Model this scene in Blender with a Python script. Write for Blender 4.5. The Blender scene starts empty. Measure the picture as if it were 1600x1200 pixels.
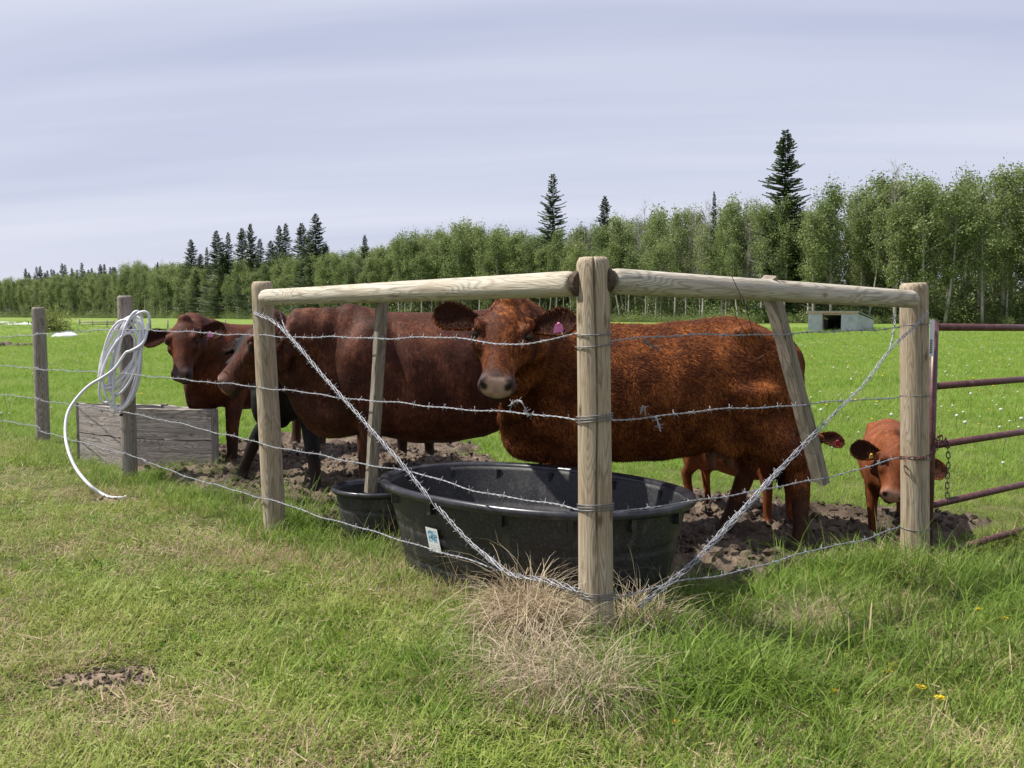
import bpy, bmesh, math, random
import numpy as np
from mathutils import Vector, Matrix
random.seed(7); RNG = np.random.default_rng(7)
S = bpy.context.scene; COL = S.collection; R = math.radians

# ------------------------------------------------------------------ camera, sky, sun
FPX, HCAM, PITCH = 1556.0, 1.27, math.atan(103/1556.0)
cam = bpy.data.objects.new('camera', bpy.data.cameras.new('camera')); COL.objects.link(cam)
cam.data.sensor_width = 36; cam.data.lens = 36*FPX/1600; cam.data.clip_end = 3000; cam.data.clip_start = .05
cam.location = (0, 0, HCAM); cam.rotation_euler = (math.pi/2-PITCH, 0, 0); S.camera = cam
SUN_EL, SUN_AZ = R(57), R(-84)            # azimuth from +Y (view direction) clockwise; -84 = from the left, just behind the cows
world = bpy.data.worlds.new('World'); S.world = world; world.use_nodes = True
nt = world.node_tree; nt.nodes.clear(); N = nt.nodes.new; L = nt.links.new
out = N('ShaderNodeOutputWorld'); bg = N('ShaderNodeBackground'); L(bg.outputs[0], out.inputs[0]); bg.inputs[1].default_value = .067
sky = N('ShaderNodeTexSky'); sky.sky_type = 'NISHITA'; sky.sun_disc = False; sky.sun_elevation = SUN_EL; sky.sun_rotation = SUN_AZ
tc = N('ShaderNodeTexCoord'); sx = N('ShaderNodeSeparateXYZ'); L(tc.outputs['Generated'], sx.inputs[0])
zz = N('ShaderNodeMath'); zz.operation = 'MAXIMUM'; L(sx.outputs[2], zz.inputs[0]); zz.inputs[1].default_value = 0
za = N('ShaderNodeMath'); L(zz.outputs[0], za.inputs[0]); za.inputs[1].default_value = .13
def mth(op, a, b):
    m = N('ShaderNodeMath'); m.operation = op
    for i, v in enumerate((a, b)):
        if isinstance(v, (int, float)): m.inputs[i].default_value = v
        else: L(v, m.inputs[i])
    return m.outputs[0]
cu, cv = mth('DIVIDE', sx.outputs[0], za.outputs[0]), mth('DIVIDE', sx.outputs[1], za.outputs[0])
cx = N('ShaderNodeCombineXYZ'); L(mth('MULTIPLY', cu, .16), cx.inputs[0]); L(mth('ADD', mth('MULTIPLY', cv, 1.0), mth('MULTIPLY', cu, .12)), cx.inputs[1])
n1 = N('ShaderNodeTexNoise'); n1.inputs['Scale'].default_value = .9; n1.inputs['Detail'].default_value = 5; n1.inputs['Roughness'].default_value = .5; L(cx.outputs[0], n1.inputs['Vector'])
cr = N('ShaderNodeValToRGB'); L(n1.outputs[0], cr.inputs[0])
cr.color_ramp.elements[0].position = .38; cr.color_ramp.elements[0].color = (5.2, 5.65, 7.5, 1)
cr.color_ramp.elements[1].position = .62; cr.color_ramp.elements[1].color = (7.5, 7.7, 9.0, 1)
hr = N('ShaderNodeMapRange'); L(sx.outputs[2], hr.inputs[0]); hr.inputs[1].default_value = 0; hr.inputs[2].default_value = .22; hr.inputs[3].default_value = .75; hr.inputs[4].default_value = 0
mh = N('ShaderNodeMix'); mh.data_type = 'RGBA'; L(hr.outputs[0], mh.inputs[0]); L(cr.outputs[0], mh.inputs[6]); mh.inputs[7].default_value = (7.7, 7.9, 9.2, 1)
mx = N('ShaderNodeMix'); mx.data_type = 'RGBA'; mx.inputs[0].default_value = .9; L(sky.outputs[0], mx.inputs[6]); L(mh.outputs[2], mx.inputs[7]); L(mx.outputs[2], bg.inputs[0])
sun = bpy.data.objects.new('sun', bpy.data.lights.new('sun', 'SUN')); COL.objects.link(sun)
sun.data.energy = 5.0; sun.data.angle = R(.8); sun.data.color = (1, .95, .86)
sd = Vector((math.sin(SUN_AZ)*math.cos(SUN_EL), math.cos(SUN_AZ)*math.cos(SUN_EL), math.sin(SUN_EL)))
sun.rotation_euler = sd.to_track_quat('Z', 'Y').to_euler()
S.view_settings.view_transform = 'Standard'; S.view_settings.look = 'None'; S.view_settings.exposure = .6; S.view_settings.gamma = 1
try: S.cycles.max_bounces = 6; S.cycles.transparent_max_bounces = 6; S.cycles.use_adaptive_sampling = True
except Exception: pass

# ------------------------------------------------------------------ picking world points off the photograph
cp, sp_ = math.cos(PITCH), math.sin(PITCH)
def ray(px, py):
    a, b = (px-800)/FPX, -(py-600)/FPX
    return Vector((a, cp+b*sp_, -sp_+b*cp))
def P(px, py, Y): d = ray(px, py); return Vector((0, 0, HCAM))+d*(Y/d.y)
def G(px, py, z=0): d = ray(px, py); return Vector((0, 0, HCAM))+d*((z-HCAM)/d.z)
def sst(a, b, x): t = np.clip((x-a)/(b-a), 0, 1); return t*t*(3-2*t)
def vnoise(x, y, seed=0):
    x = np.asarray(x, float); y = np.asarray(y, float)
    xi = np.floor(x).astype(np.int64); yi = np.floor(y).astype(np.int64); fx = x-xi; fy = y-yi
    fx = fx*fx*(3-2*fx); fy = fy*fy*(3-2*fy)
    def h(a, b):
        n = (a*374761393+b*668265263+seed*1442695041) & 0x7fffffff
        n = ((n ^ (n >> 13))*1274126177) & 0x7fffffff
        return ((n ^ (n >> 16)) & 0xffff)/65535.0
    return (h(xi, yi)*(1-fx)+h(xi+1, yi)*fx)*(1-fy)+(h(xi, yi+1)*(1-fx)+h(xi+1, yi+1)*fx)*fy
def fbm(x, y, o=4, seed=0):
    s = 0; a = .5
    for i in range(o): s = s+a*vnoise(x*2**i, y*2**i, seed+i); a *= .5
    return s
CP = G(933, 1012)                                    # corner post base
LP = Vector((-1.43, 5.84, 0)); RP = Vector((2.11, 5.22, 0))
dL = (LP-CP).normalized(); dR = (RP-CP).normalized()
def fdist(x, y, A, d):                               # signed distance to a fence line (+ = pasture side), and run along it
    rx, ry = x-A.x, y-A.y; return rx*-d.y+ry*d.x, rx*d.x+ry*d.y
def inside(x, y):                                    # metres inside the corner
    a, _ = fdist(x, y, CP, dL); b, _ = fdist(x, y, CP, dR); return np.minimum(-a, b)
def ell(x, y, cx_, cy_, rx, ry): return ((x-cx_)/rx)**2+((y-cy_)/ry)**2
def mudmask(x, y):
    x = np.asarray(x, float); y = np.asarray(y, float)
    q = np.minimum.reduce([ell(x, y, -1.8, 8.5, 1.7, 2.3), ell(x, y, .2, 6.0, 2.7, 1.25), ell(x, y, 1.75, 5.35, 1.2, .95), ell(x, y, 3.05, 6.1, .8, .25), ell(x, y, -.9, 6.4, 1.8, 1.2)])
    m = 1-sst(.62, 1.15, q+(fbm(x*2.2, y*2.2, 4, 3)-.47)*1.1)
    return m*sst(.12, .34, inside(x, y)+(vnoise(x*5, y*5, 8)-.5)*.15)
def lawndirt(x, y):
    q = np.minimum(ell(x, y, -1.42, 3.44, .26, .17), ell(x, y, -2.75, 6.85, .22, .15))
    return 1-sst(.4, 1.3, q+(fbm(x*6, y*6, 4, 5)-.47)*3.)
def gz(x, y):
    x = np.asarray(x, float); y = np.asarray(y, float)
    far = .62*sst(78, 128, y+np.abs(x)*.25)+.003*np.clip(y-130, 0, 400)
    near = (fbm(x*1.1, y*1.1, 3, 21)-.45)*.05*(1-sst(15, 60, y))+(vnoise(x*.12, y*.12, 4)-.5)*.16*sst(10, 40, y)
    dip = -.13*np.exp(-ell(x, y, 2.7, 5.5, .7, .7))
    mound = .9*np.exp(-ell(x, y, -38, 78, 7, 4))
    return far+near+dip+mound
def gzf(x, y): return float(gz(x, y))

# ------------------------------------------------------------------ helpers
def tag(o, label=None, cat=None, group=None, kind=None):
    for k, v in (('label', label), ('category', cat), ('group', group), ('kind', kind)):
        if v: o[k] = v
    return o
def empty(name, loc, label, cat, group=None, rz=0):
    o = bpy.data.objects.new(name, None); COL.objects.link(o); o.location = loc; o.rotation_euler.z = rz; o.empty_display_size = .1
    return tag(o, label, cat, group)
def npmesh(name, V, F, mats=(), smooth=False, mi=None):
    """F: (n,k) array or list of such arrays."""
    m = bpy.data.meshes.new(name); V = np.asarray(V, np.float32).reshape(-1, 3)
    Fs = F if isinstance(F, list) else [F]; Fs = [np.asarray(f, np.int32) for f in Fs if len(f)]
    m.vertices.add(len(V)); m.vertices.foreach_set('co', V.ravel())
    m.loops.add(sum(f.size for f in Fs)); m.polygons.add(sum(len(f) for f in Fs))
    m.loops.foreach_set('vertex_index', np.concatenate([f.ravel() for f in Fs]))
    tot = np.concatenate([np.full(len(f), f.shape[1], np.int32) for f in Fs])
    m.polygons.foreach_set('loop_start', np.concatenate([[0], np.cumsum(tot)[:-1]]).astype(np.int32))
    if mi is not None: m.polygons.foreach_set('material_index', np.asarray(mi, np.int32))
    m.polygons.foreach_set('use_smooth', np.full(len(tot), smooth)); m.update(calc_edges=True); m.validate()
    for t in mats: m.materials.append(t)
    return m
def link(name, mesh, parent=None, loc=None):
    o = bpy.data.objects.new(name, mesh); COL.objects.link(o)
    if parent: o.parent = parent
    if loc is not None: o.location = loc
    return o
class MB:
    def __init__(s): s.V = []; s.T = []; s.Q = []; s.n = 0; s.tm = []; s.qm = []
    def add(s, V, T=(), Q=(), m=0):
        V = np.asarray(V, float).reshape(-1, 3); s.V.append(V)
        if len(T): s.T.append(np.asarray(T, np.int64)+s.n); s.tm.append(np.full(len(T), m))
        if len(Q): s.Q.append(np.asarray(Q, np.int64)+s.n); s.qm.append(np.full(len(Q), m))
        s.n += len(V)
    def box(s, c, h, M=None, m=0):
        V = np.array([[x, y, z] for x in (-1, 1) for y in (-1, 1) for z in (-1, 1)], float)*np.array(h)
        if M is not None: V = V@np.array(M).T
        s.add(V+np.array(c), Q=[(0, 1, 3, 2), (4, 6, 7, 5), (0, 4, 5, 1), (2, 3, 7, 6), (0, 2, 6, 4), (1, 5, 7, 3)], m=m)
    def tube(s, pts, r, k=6, closed=False, cap=True, m=0):
        p = np.asarray(pts, float); n = len(p); r = np.broadcast_to(np.asarray(r, float), (n,))
        t = np.roll(p, -1, 0)-np.roll(p, 1, 0) if closed else np.gradient(p, axis=0)
        t /= np.linalg.norm(t, axis=1)[:, None]+1e-12
        u = np.cross(t[0], [0, 0, 1]) if abs(t[0][2]) < .9 else np.cross(t[0], [1, 0, 0]); u /= np.linalg.norm(u); U = [u]
        for i in range(1, n):
            u = u-t[i]*np.dot(u, t[i]); u /= np.linalg.norm(u); U.append(u)
        U = np.array(U); W = np.cross(t, U); a = np.linspace(0, 2*np.pi, k, endpoint=False)
        V = p[:, None]+(U[:, None]*np.cos(a)[None, :, None]+W[:, None]*np.sin(a)[None, :, None])*r[:, None, None]
        i = np.arange(n if closed else n-1)[:, None]; j = np.arange(k)[None]; i2 = (i+1) % n; j2 = (j+1) % k
        Q = np.stack([i*k+j, i*k+j2, i2*k+j2, i2*k+j], -1).reshape(-1, 4)
        V = V.reshape(-1, 3); T = []
        if cap and not closed:
            V = np.vstack([V, p[0], p[-1]]); T = [(n*k, (q+1) % k, q) for q in range(k)]+[(n*k+1, (n-1)*k+q, (n-1)*k+(q+1) % k) for q in range(k)]
        s.add(V, T=T, Q=Q, m=m)
    def loft(s, rings, cap=True, m=0):
        rings = np.asarray(rings, float); n, k, _ = rings.shape
        i = np.arange(n-1)[:, None]; j = np.arange(k)[None]; j2 = (j+1) % k
        Q = np.stack([i*k+j, i*k+j2, (i+1)*k+j2, (i+1)*k+j], -1).reshape(-1, 4); V = rings.reshape(-1, 3); T = []
        if cap:
            V = np.vstack([V, rings[0].mean(0), rings[-1].mean(0)]); T = [(n*k, (q+1) % k, q) for q in range(k)]+[(n*k+1, (n-1)*k+q, (n-1)*k+(q+1) % k) for q in range(k)]
        s.add(V, T=T, Q=Q, m=m)
    def ball(s, c, r, M=None, nu=14, nv=10):
        u = np.linspace(0, 2*np.pi, nu, endpoint=False); rings = []
        for v in np.linspace(0, np.pi, nv+2)[1:-1]:
            q = np.stack([np.sin(v)*np.cos(u), np.sin(v)*np.sin(u), np.full(nu, -np.cos(v))], 1)*np.array(r)
            if M is not None: q = q@np.array(M).T
            rings.append(q+np.array(c))
        s.loft(rings)
    def mesh(s, name, mats=(), smooth=False):
        mi = np.concatenate(s.tm+s.qm) if (s.tm or s.qm) else None
        F = []
        if s.T: F.append(np.vstack(s.T))
        if s.Q: F.append(np.vstack(s.Q))
        return npmesh(name, np.vstack(s.V), F, mats, smooth, mi)
    def build(s, name, mats, parent=None, smooth=False, loc=None):
        mats = mats if isinstance(mats, (list, tuple)) else [mats]
        return link(name, s.mesh(name, mats, smooth), parent, loc)

class Mat:
    """small node-graph wrapper"""
    def __init__(s, name, rough=.7, spec=.3):
        s.m = bpy.data.materials.new(name); s.m.use_nodes = True; s.t = s.m.node_tree
        s.b = s.t.nodes['Principled BSDF']; s.b.inputs['Roughness'].default_value = rough
        s.b.inputs['Specular IOR Level'].default_value = spec; s.out = s.t.nodes['Material Output']
    def n(s, typ, **kw):
        q = s.t.nodes.new(typ)
        for k, v in kw.items():
            if k.startswith('i_'):
                key = k[2:]; key = int(key) if key.isdigit() else key.replace('_', ' ')
                s.put(v, q.inputs[key])
            else: setattr(q, k, v)
        return q
    def put(s, v, sock):
        if isinstance(v, bpy.types.NodeSocket): s.t.links.new(v, sock)
        else: sock.default_value = v
    def coords(s, kind='Object', scale=(1, 1, 1)):
        if kind == 'World': c = s.n('ShaderNodeNewGeometry').outputs['Position']
        else: c = s.n('ShaderNodeTexCoord').outputs[kind]
        return s.n('ShaderNodeMapping', i_Vector=c, i_Scale=scale).outputs[0]
    def noise(s, vec, scale, detail=4, rough=.55, dist=0):
        return s.n('ShaderNodeTexNoise', i_Vector=vec, i_Scale=scale, i_Detail=detail, i_Roughness=rough, i_Distortion=dist).outputs[0]
    def ramp(s, fac, stops):
        q = s.n('ShaderNodeValToRGB'); s.put(fac, q.inputs[0]); e = q.color_ramp.elements
        while len(e) < len(stops): e.new(.5)
        for el, (p, c) in zip(e, stops): el.position = p; el.color = tuple(c)+(1,) if len(c) == 3 else c
        return q.outputs[0]
    def mix(s, f, a, b, blend='MIX'):
        q = s.n('ShaderNodeMix', data_type='RGBA', blend_type=blend); s.put(f, q.inputs[0])
        for v, i in ((a, 6), (b, 7)): s.put(v if isinstance(v, bpy.types.NodeSocket) else tuple(v)+(1,), q.inputs[i])
        return q.outputs[2]
    def math(s, op, a, b=0.): return s.n('ShaderNodeMath', operation=op, i_0=a, i_1=b).outputs[0]
    def bump(s, h, strength=.4, dist=.01):
        s.put(s.n('ShaderNodeBump', i_Height=h, i_Strength=strength, i_Distance=dist).outputs[0], s.b.inputs['Normal'])
    def color(s, c): s.put(c if isinstance(c, bpy.types.NodeSocket) else tuple(c)+(1,), s.b.inputs['Base Color']); return s.m
    def rnd(s): return s.n('ShaderNodeObjectInfo').outputs['Random']
    def attr(s, name): return s.n('ShaderNodeAttribute', attribute_name=name)
def plain(name, c, rough=.6, metal=0, spec=.3, var=.15, scale=30):
    M = Mat(name, rough, spec); M.b.inputs['Metallic'].default_value = metal
    nn = M.noise(M.coords('World'), scale, 4)
    return M.color(M.mix(nn, [x*(1-var) for x in c], [min(1, x*(1+var)) for x in c]))

# ---- wood
def wood(name, c1, c2, c3, seed=0, crack=True):
    M = Mat(name, .85, .2); v = M.coords('Object', (1, 1, .045)); v2 = M.coords('Object')
    rn = M.rnd(); off = M.n('ShaderNodeVectorMath', operation='ADD', i_0=v, i_1=M.n('ShaderNodeCombineXYZ', i_0=M.math('MULTIPLY', rn, 9.), i_2=M.math('MULTIPLY', rn, 3.)).outputs[0]).outputs[0]
    g = M.noise(off, 55, 5, .6, .6); g2 = M.noise(off, 190, 3, .6); bl = M.noise(v2, 3.2, 4, .6); st = M.noise(M.coords('Object', (1, 1, .3)), 14, 4, .7)
    c = M.ramp(g, [(.28, c1), (.5, c2), (.72, c3)])
    ct = M.noise(M.n('ShaderNodeVectorMath', operation='ADD', i_0=M.coords('Object', (1, 1, .13)), i_1=M.n('ShaderNodeCombineXYZ', i_0=M.math('MULTIPLY', rn, 7.)).outputs[0]).outputs[0], 7, 2, .45, .3); ln_ = M.math('SINE', M.math('MULTIPLY', ct, 210.)); ln_ = M.math('POWER', M.math('MULTIPLY', M.math('ADD', ln_, 1.), .5), 2.2)
    c = M.mix(M.math('MULTIPLY', ln_, .62), c, [x*.62 for x in c1])
    c = M.mix(M.ramp(bl, [(.42, (0, 0, 0)), (.66, (.55, .55, .55))]), c, [x*1.25 for x in c1])
    c = M.mix(M.ramp(st, [(.60, (0, 0, 0)), (.70, (.75, .75, .75))]), c, (c1[0]*.5, c1[1]*.45, c1[2]*.4))
    c = M.mix(M.ramp(g2, [(.3, (.6, .6, .6)), (.44, (0, 0, 0))]), c, [x*.35 for x in c1])
    vo = M.n('ShaderNodeTexVoronoi', i_Vector=M.n('ShaderNodeVectorMath', operation='ADD', i_0=M.coords('Object', (1, 1, .55)), i_1=M.n('ShaderNodeCombineXYZ', i_0=M.math('MULTIPLY', rn, 5.)).outputs[0]).outputs[0], i_Scale=7.5).outputs['Distance']
    c = M.mix(M.ramp(vo, [(.05, (.9, .9, .9)), (.10, (.35, .35, .35)), (.14, (0, 0, 0))]), c, (c1[0]*.45, c1[1]*.38, c1[2]*.33))
    M.bump(M.math('ADD', g, M.math('MULTIPLY', g2, .6)), .55, .006); return M.color(c)
W_POST = wood('post_wood', (.25, .19, .125), (.40, .335, .245), (.50, .44, .35))
W_RAIL = wood('rail_wood', (.30, .255, .19), (.48, .445, .37), (.60, .565, .50))
W_GREY = wood('grey_wood', (.17, .145, .125), (.30, .265, .235), (.38, .34, .30))
W_SLAT = wood('slat_wood', (.16, .135, .105), (.27, .235, .19), (.34, .295, .235))
W_END = wood('rail_end_wood', (.05, .035, .025), (.09, .065, .045), (.13, .10, .07))
W_BOX = wood('trough_wood', (.17, .145, .135), (.32, .285, .265), (.44, .40, .375))
M_CRACK = plain('crack_dark', (.035, .026, .018), .9)
M_WIRE = plain('galvanised_wire', (.30, .305, .335), .45, .35, .5, .4, 40)
M_OLDWIRE = plain('weathered_wire', (.17, .17, .18), .5, .5, .5, .35, 60)
M_RUST = plain('rusty_wire', (.13, .05, .025), .8, .1, .3, .4, 50)
M_GATE = Mat('maroon_tube', .38, .5); _n = M_GATE.noise(M_GATE.coords('World'), 22, 5, .65)
M_GATE = M_GATE.color(M_GATE.ramp(_n, [(.35, (.055, .018, .018)), (.55, (.095, .034, .036)), (.72, (.15, .075, .075))]))
M_HOSE = plain('white_hose', (.66, .66, .72), .38, 0, .4, .08, 12)
M_BLACK = plain('black_rubber', (.015, .015, .016), .5)
M_TAG_PINK = plain('pink_plastic', (.72, .22, .45), .45); M_TAG_YEL = plain('yellow_plastic', (.65, .40, .05), .5); M_TAG_RED = plain('red_plastic', (.35, .02, .03), .45)
# ---- black poly tank
M = Mat('black_poly', .38, .5); v = M.coords('World'); n_ = M.noise(v, 3.5, 6, .7); f_ = M.noise(v, 90, 3, .8); s_ = M.noise(M.coords('World', (1, 1, .25)), 9, 5, .75)
c = M.ramp(f_, [(.40, (.008, .008, .010)), (.62, (.030, .030, .034)), (.76, (.13, .13, .135))])
c = M.mix(M.ramp(s_, [(.56, (0, 0, 0)), (.70, (.5, .5, .5))]), c, (.14, .128, .115)); c = M.mix(M.ramp(n_, [(.52, (0, 0, 0)), (.68, (.35, .35, .35))]), c, (.06, .057, .054))
M.put(M.ramp(n_, [(.3, (.34, .34, .34)), (.7, (.7, .7, .7))]), M.b.inputs['Roughness']); M.bump(f_, .4, .004); M_TANK = M.color(c)
M = Mat('black_poly_smooth', .3, .5); v = M.coords('World'); n_ = M.noise(v, 14, 6, .7)
M_RIM = M.color(M.ramp(n_, [(.40, (.012, .012, .016)), (.62, (.034, .034, .042)), (.78, (.13, .125, .125))]))
# ---- ground
M = Mat('pasture_ground', .95, .1); v = M.coords('World')
big = M.noise(v, .35, 5, .6); mid = M.noise(v, 3.5, 5, .65); fine = M.noise(v, 60, 4, .7); vf = M.noise(M.coords('World', (.25, 1, 1)), .22, 6, .65)
near = M.ramp(mid, [(.35, (.06, .075, .02)), (.5, (.10, .115, .035)), (.65, (.15, .13, .06))])
farc = M.ramp(vf, [(.34, (.12, .19, .035)), (.52, (.17, .245, .05)), (.68, (.23, .28, .085))])
sy = M.n('ShaderNodeSeparateXYZ', i_0=M.n('ShaderNodeNewGeometry').outputs['Position'])
fr = M.n('ShaderNodeMapRange', i_0=sy.outputs[1], i_1=6., i_2=16.).outputs[0]
c = M.mix(fr, near, farc); c = M.mix(M.ramp(fine, [(.3, (.5, .5, .5)), (.55, (0, 0, 0))]), c, (.035, .04, .015))
M.bump(fine, .8, .03); M_GROUND = M.color(c)
M = Mat('mud', .9, .25); v = M.coords('World'); a_ = M.noise(v, 5, 6, .7); b_ = M.noise(v, 45, 6, .75)
c = M.ramp(a_, [(.34, (.08, .058, .043)), (.5, (.18, .135, .10)), (.66, (.30, .235, .175))]); c = M.mix(M.ramp(M.noise(v, 1.7, 4, .6), [(.5, (0, 0, 0)), (.6, (.7, .7, .7))]), c, (.06, .042, .03)); c = M.mix(M.ramp(b_, [(.35, (.7, .7, .7)), (.6, (0, 0, 0))]), c, (.045, .032, .024)); c = M.mix(M.ramp(b_, [(.6, (0, 0, 0)), (.75, (.5, .5, .5))]), c, (.30, .24, .17))
M.bump(b_, .9, .02); M_MUD = M.color(c)
M = Mat('dry_soil', .95, .1); v = M.coords('World'); a_ = M.noise(v, 14, 5, .7); M.bump(M.noise(v, 60, 5, .75), .8, .015)
M_SOIL = M.color(M.ramp(a_, [(.36, (.13, .095, .065)), (.52, (.27, .205, .15)), (.66, (.36, .28, .21))]))
# ---- grasses
def grassmat(name, stops, dry, patch, warm=None, trans=.35):
    """stops: blade colours; patch: large-scale yellowing of the sward (world position)"""
    M = Mat(name, .55, .25); rn = M.attr('rnd').outputs['Fac']; oi = M.rnd(); v = M.coords('World')
    f = M.math('ADD', M.math('MULTIPLY', rn, .6), M.math('MULTIPLY', oi, .4)); c = M.ramp(f, stops)
    pn = M.noise(v, patch[0], 4, .6); c = M.mix(M.ramp(pn, [(patch[1], (0, 0, 0)), (patch[2], (patch[3],)*3)]), c, patch[4])
    p2 = M.noise(v, 2.1, 4, .6, .5)
    d = M.math('GREATER_THAN', M.math('ADD', rn, M.math('MULTIPLY', M.math('SUBTRACT', p2, .5), 1.2)), dry)
    c = M.mix(M.math('MULTIPLY', d, .9), c, M.ramp(M.math('FRACT', M.math('MULTIPLY', rn, 37.)), [(0, (.36, .27, .15)), (1, (.55, .46, .28))]))
    M.color(c); tr = M.n('ShaderNodeBsdfTranslucent'); M.put(c, tr.inputs[0]); ms = M.n('ShaderNodeMixShader', i_0=trans)
    M.t.links.new(M.b.outputs[0], ms.inputs[1]); M.t.links.new(tr.outputs[0], ms.inputs[2]); M.t.links.new(ms.outputs[0], M.out.inputs[0]); return M.m
G_LAWN = grassmat('lawn_grass', [(0, (.085, .165, .022)), (.5, (.205, .295, .04)), (1, (.37, .42, .11))], .84, (.9, .42, .62, .6, (.36, .38, .11)))
G_PAST = grassmat('pasture_grass', [(0, (.085, .18, .016)), (.5, (.185, .31, .032)), (1, (.31, .41, .085))], .98, (.45, .42, .62, .5, (.30, .37, .09)), trans=.42)
G_TALL = grassmat('tall_grass', [(0, (.065, .14, .018)), (.5, (.145, .24, .03)), (1, (.27, .35, .07))], .92, (1.3, .45, .65, .3, (.2, .24, .06)), trans=.42)
G_DRY = grassmat('dry_grass', [(0, (.30, .21, .12)), (.5, (.44, .34, .21)), (1, (.58, .48, .32))], 2, (3, .4, .6, .4, (.30, .20, .13)), trans=.25)
G_DRY2 = grassmat('old_straw', [(0, (.25, .195, .125)), (.5, (.41, .34, .23)), (1, (.56, .49, .36))], 2, (4, .4, .6, .3, (.24, .17, .12)), trans=.2)
M_PUFF = plain('seed_head', (.52, .53, .47), .9, 0, .1, .1); M_YELLOW = plain('dandelion_yellow', (.80, .52, .01), .7, 0, .1, .1); M_STEM = plain('plant_stem', (.14, .2, .05), .7)
# ---- tree materials
def leafmat(name, a, b, c3, trans=.35):
    M = Mat(name, .5, .3); rn = M.attr('rnd').outputs['Fac']; oi = M.rnd()
    base = M.mix(oi, a, b); c = M.mix(M.ramp(rn, [(.1, (0, 0, 0)), (1, (.8, .8, .8))]), base, c3)
    M.color(c); tr = M.n('ShaderNodeBsdfTranslucent'); M.put(c, tr.inputs[0]); ms = M.n('ShaderNodeMixShader', i_0=trans)
    M.t.links.new(M.b.outputs[0], ms.inputs[1]); M.t.links.new(tr.outputs[0], ms.inputs[2]); M.t.links.new(ms.outputs[0], M.out.inputs[0]); return M.m
LEAF = leafmat('aspen_leaf', (.085, .145, .04), (.185, .235, .078), (.30, .345, .14), .45)
NEEDLE = leafmat('spruce_needle', (.028, .048, .026), (.045, .07, .034), (.085, .115, .05), .15)
M = Mat('aspen_bark', .8, .2); v = M.coords('World'); b1 = M.noise(M.coords('World', (1, 1, 2.5)), 2.2, 5, .75)
BARK = M.color(M.mix(M.rnd(), M.ramp(b1, [(.40, (.07, .062, .05)), (.48, (.42, .40, .35)), (.8, (.60, .58, .52))]), (.26, .24, .20)))
DBARK = plain('spruce_bark', (.085, .065, .05), .9, 0, .1, .3, 5)
TWIG = plain('grey_twig', (.27, .25, .22), .9, 0, .1, .3, 5)

# ------------------------------------------------------------------ ground
rad = np.concatenate([[0], np.geomspace(.5, 900, 150)]); ang = np.linspace(0, 2*np.pi, 360, endpoint=False)
gx = (rad[:, None]*np.sin(ang)).ravel(); gy = (rad[:, None]*np.cos(ang)).ravel()
_V = np.stack([gx, gy, gz(gx, gy)], 1); _i = np.arange(len(rad)-1)[:, None]; _j = np.arange(360)[None]; _j2 = (_j+1) % 360
_F = np.stack([_i*360+_j, _i*360+_j2, (_i+1)*360+_j2, (_i+1)*360+_j], -1).reshape(-1, 4)[:, ::-1]
tag(link('ground', npmesh('ground', _V, _F, [M_GROUND], True)), kind='structure')
def mudh(X, Y, m, amp, seed, base=.025):
    n1 = fbm(X*5, Y*5, 4, seed); n2 = np.abs(vnoise(X*11, Y*11, seed+9)-.5)*2; n3 = vnoise(X*24, Y*24, seed+4)
    return m*(base+(n1-.42)*amp*1.8+(.5-n2)*amp*1.1+(n3-.5)*amp*.75+(vnoise(X*47, Y*47, seed+3)-.5)*amp*.35)-.05*(1-m)
def mudsheet(name, x0, x1, y0, y1, st, mask, amp, seed, base=.025, mat=None):
    xs = np.arange(x0, x1, st); ys = np.arange(y0, y1, st); X, Y = np.meshgrid(xs, ys); m = mask(X, Y)
    Z = gz(X, Y)+mudh(X, Y, m, amp, seed, base); V = np.stack([X, Y, Z], -1).reshape(-1, 3); nx = len(xs)
    i, j = np.meshgrid(np.arange(len(ys)-1), np.arange(nx-1), indexing='ij'); ok = (m[:-1, :-1] > .02) | (m[1:, 1:] > .02)
    i, j = i[ok], j[ok]; F = np.stack([i*nx+j, i*nx+j+1, (i+1)*nx+j+1, (i+1)*nx+j], -1)
    used = np.unique(F); rm = np.zeros(len(V), int); rm[used] = np.arange(len(used))
    return tag(link(name, npmesh(name, V[used], rm[F], [mat or M_MUD], True)), kind='structure')
mudsheet('mud', -4, 4.2, 4.2, 11, .024, mudmask, .058, 31)
mudsheet('bare_soil', -3.3, -.9, 3.0, 7.4, .02, lawndirt, .022, 51, .004, M_SOIL)
# clods of mud
cl = MB()
def clods(n, x0, x1, y0, y1, mask, amp, seed, base, rmax):
    X = RNG.uniform(x0, x1, n); Y = RNG.uniform(y0, y1, n); m = mask(X, Y); ok = RNG.random(n) < m*1.3-.2; X, Y, m = X[ok], Y[ok], m[ok]; Z = gz(X, Y)+mudh(X, Y, m, amp, seed, base)
    for x, y, z in zip(X, Y, Z):
        r = .007+rmax*random.random()**3.0; c_ = Matrix.Rotation(random.random()*6, 3, 'Z')@Matrix.Rotation(random.random()*2, 3, 'X')
        u = np.array([[0, 0, 1], [1, 0, .1], [.3, .95, 0], [-.8, .6, -.1], [-.8, -.6, .1], [.3, -.95, 0], [0, 0, -1]])*r*np.array([1, .8, .65])*RNG.uniform(.6, 1.35, (7, 1))
        cl.add(u@np.array(c_).T+[x, y, z+r*.35], T=[(0, a, a % 5+1) for a in range(1, 6)]+[(6, a % 5+1, a) for a in range(1, 6)])
clods(16000, -3.8, 4, 4.3, 9.8, mudmask, .058, 31, .025, .032)
clods(1500, -1.8, -1., 3.1, 3.8, lawndirt, .022, 51, .004, .012)
clods(500, -3.2, -2.4, 6.5, 7.2, lawndirt, .022, 51, .004, .012)
tag(cl.build('mud_clods', M_MUD), kind='stuff')

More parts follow.
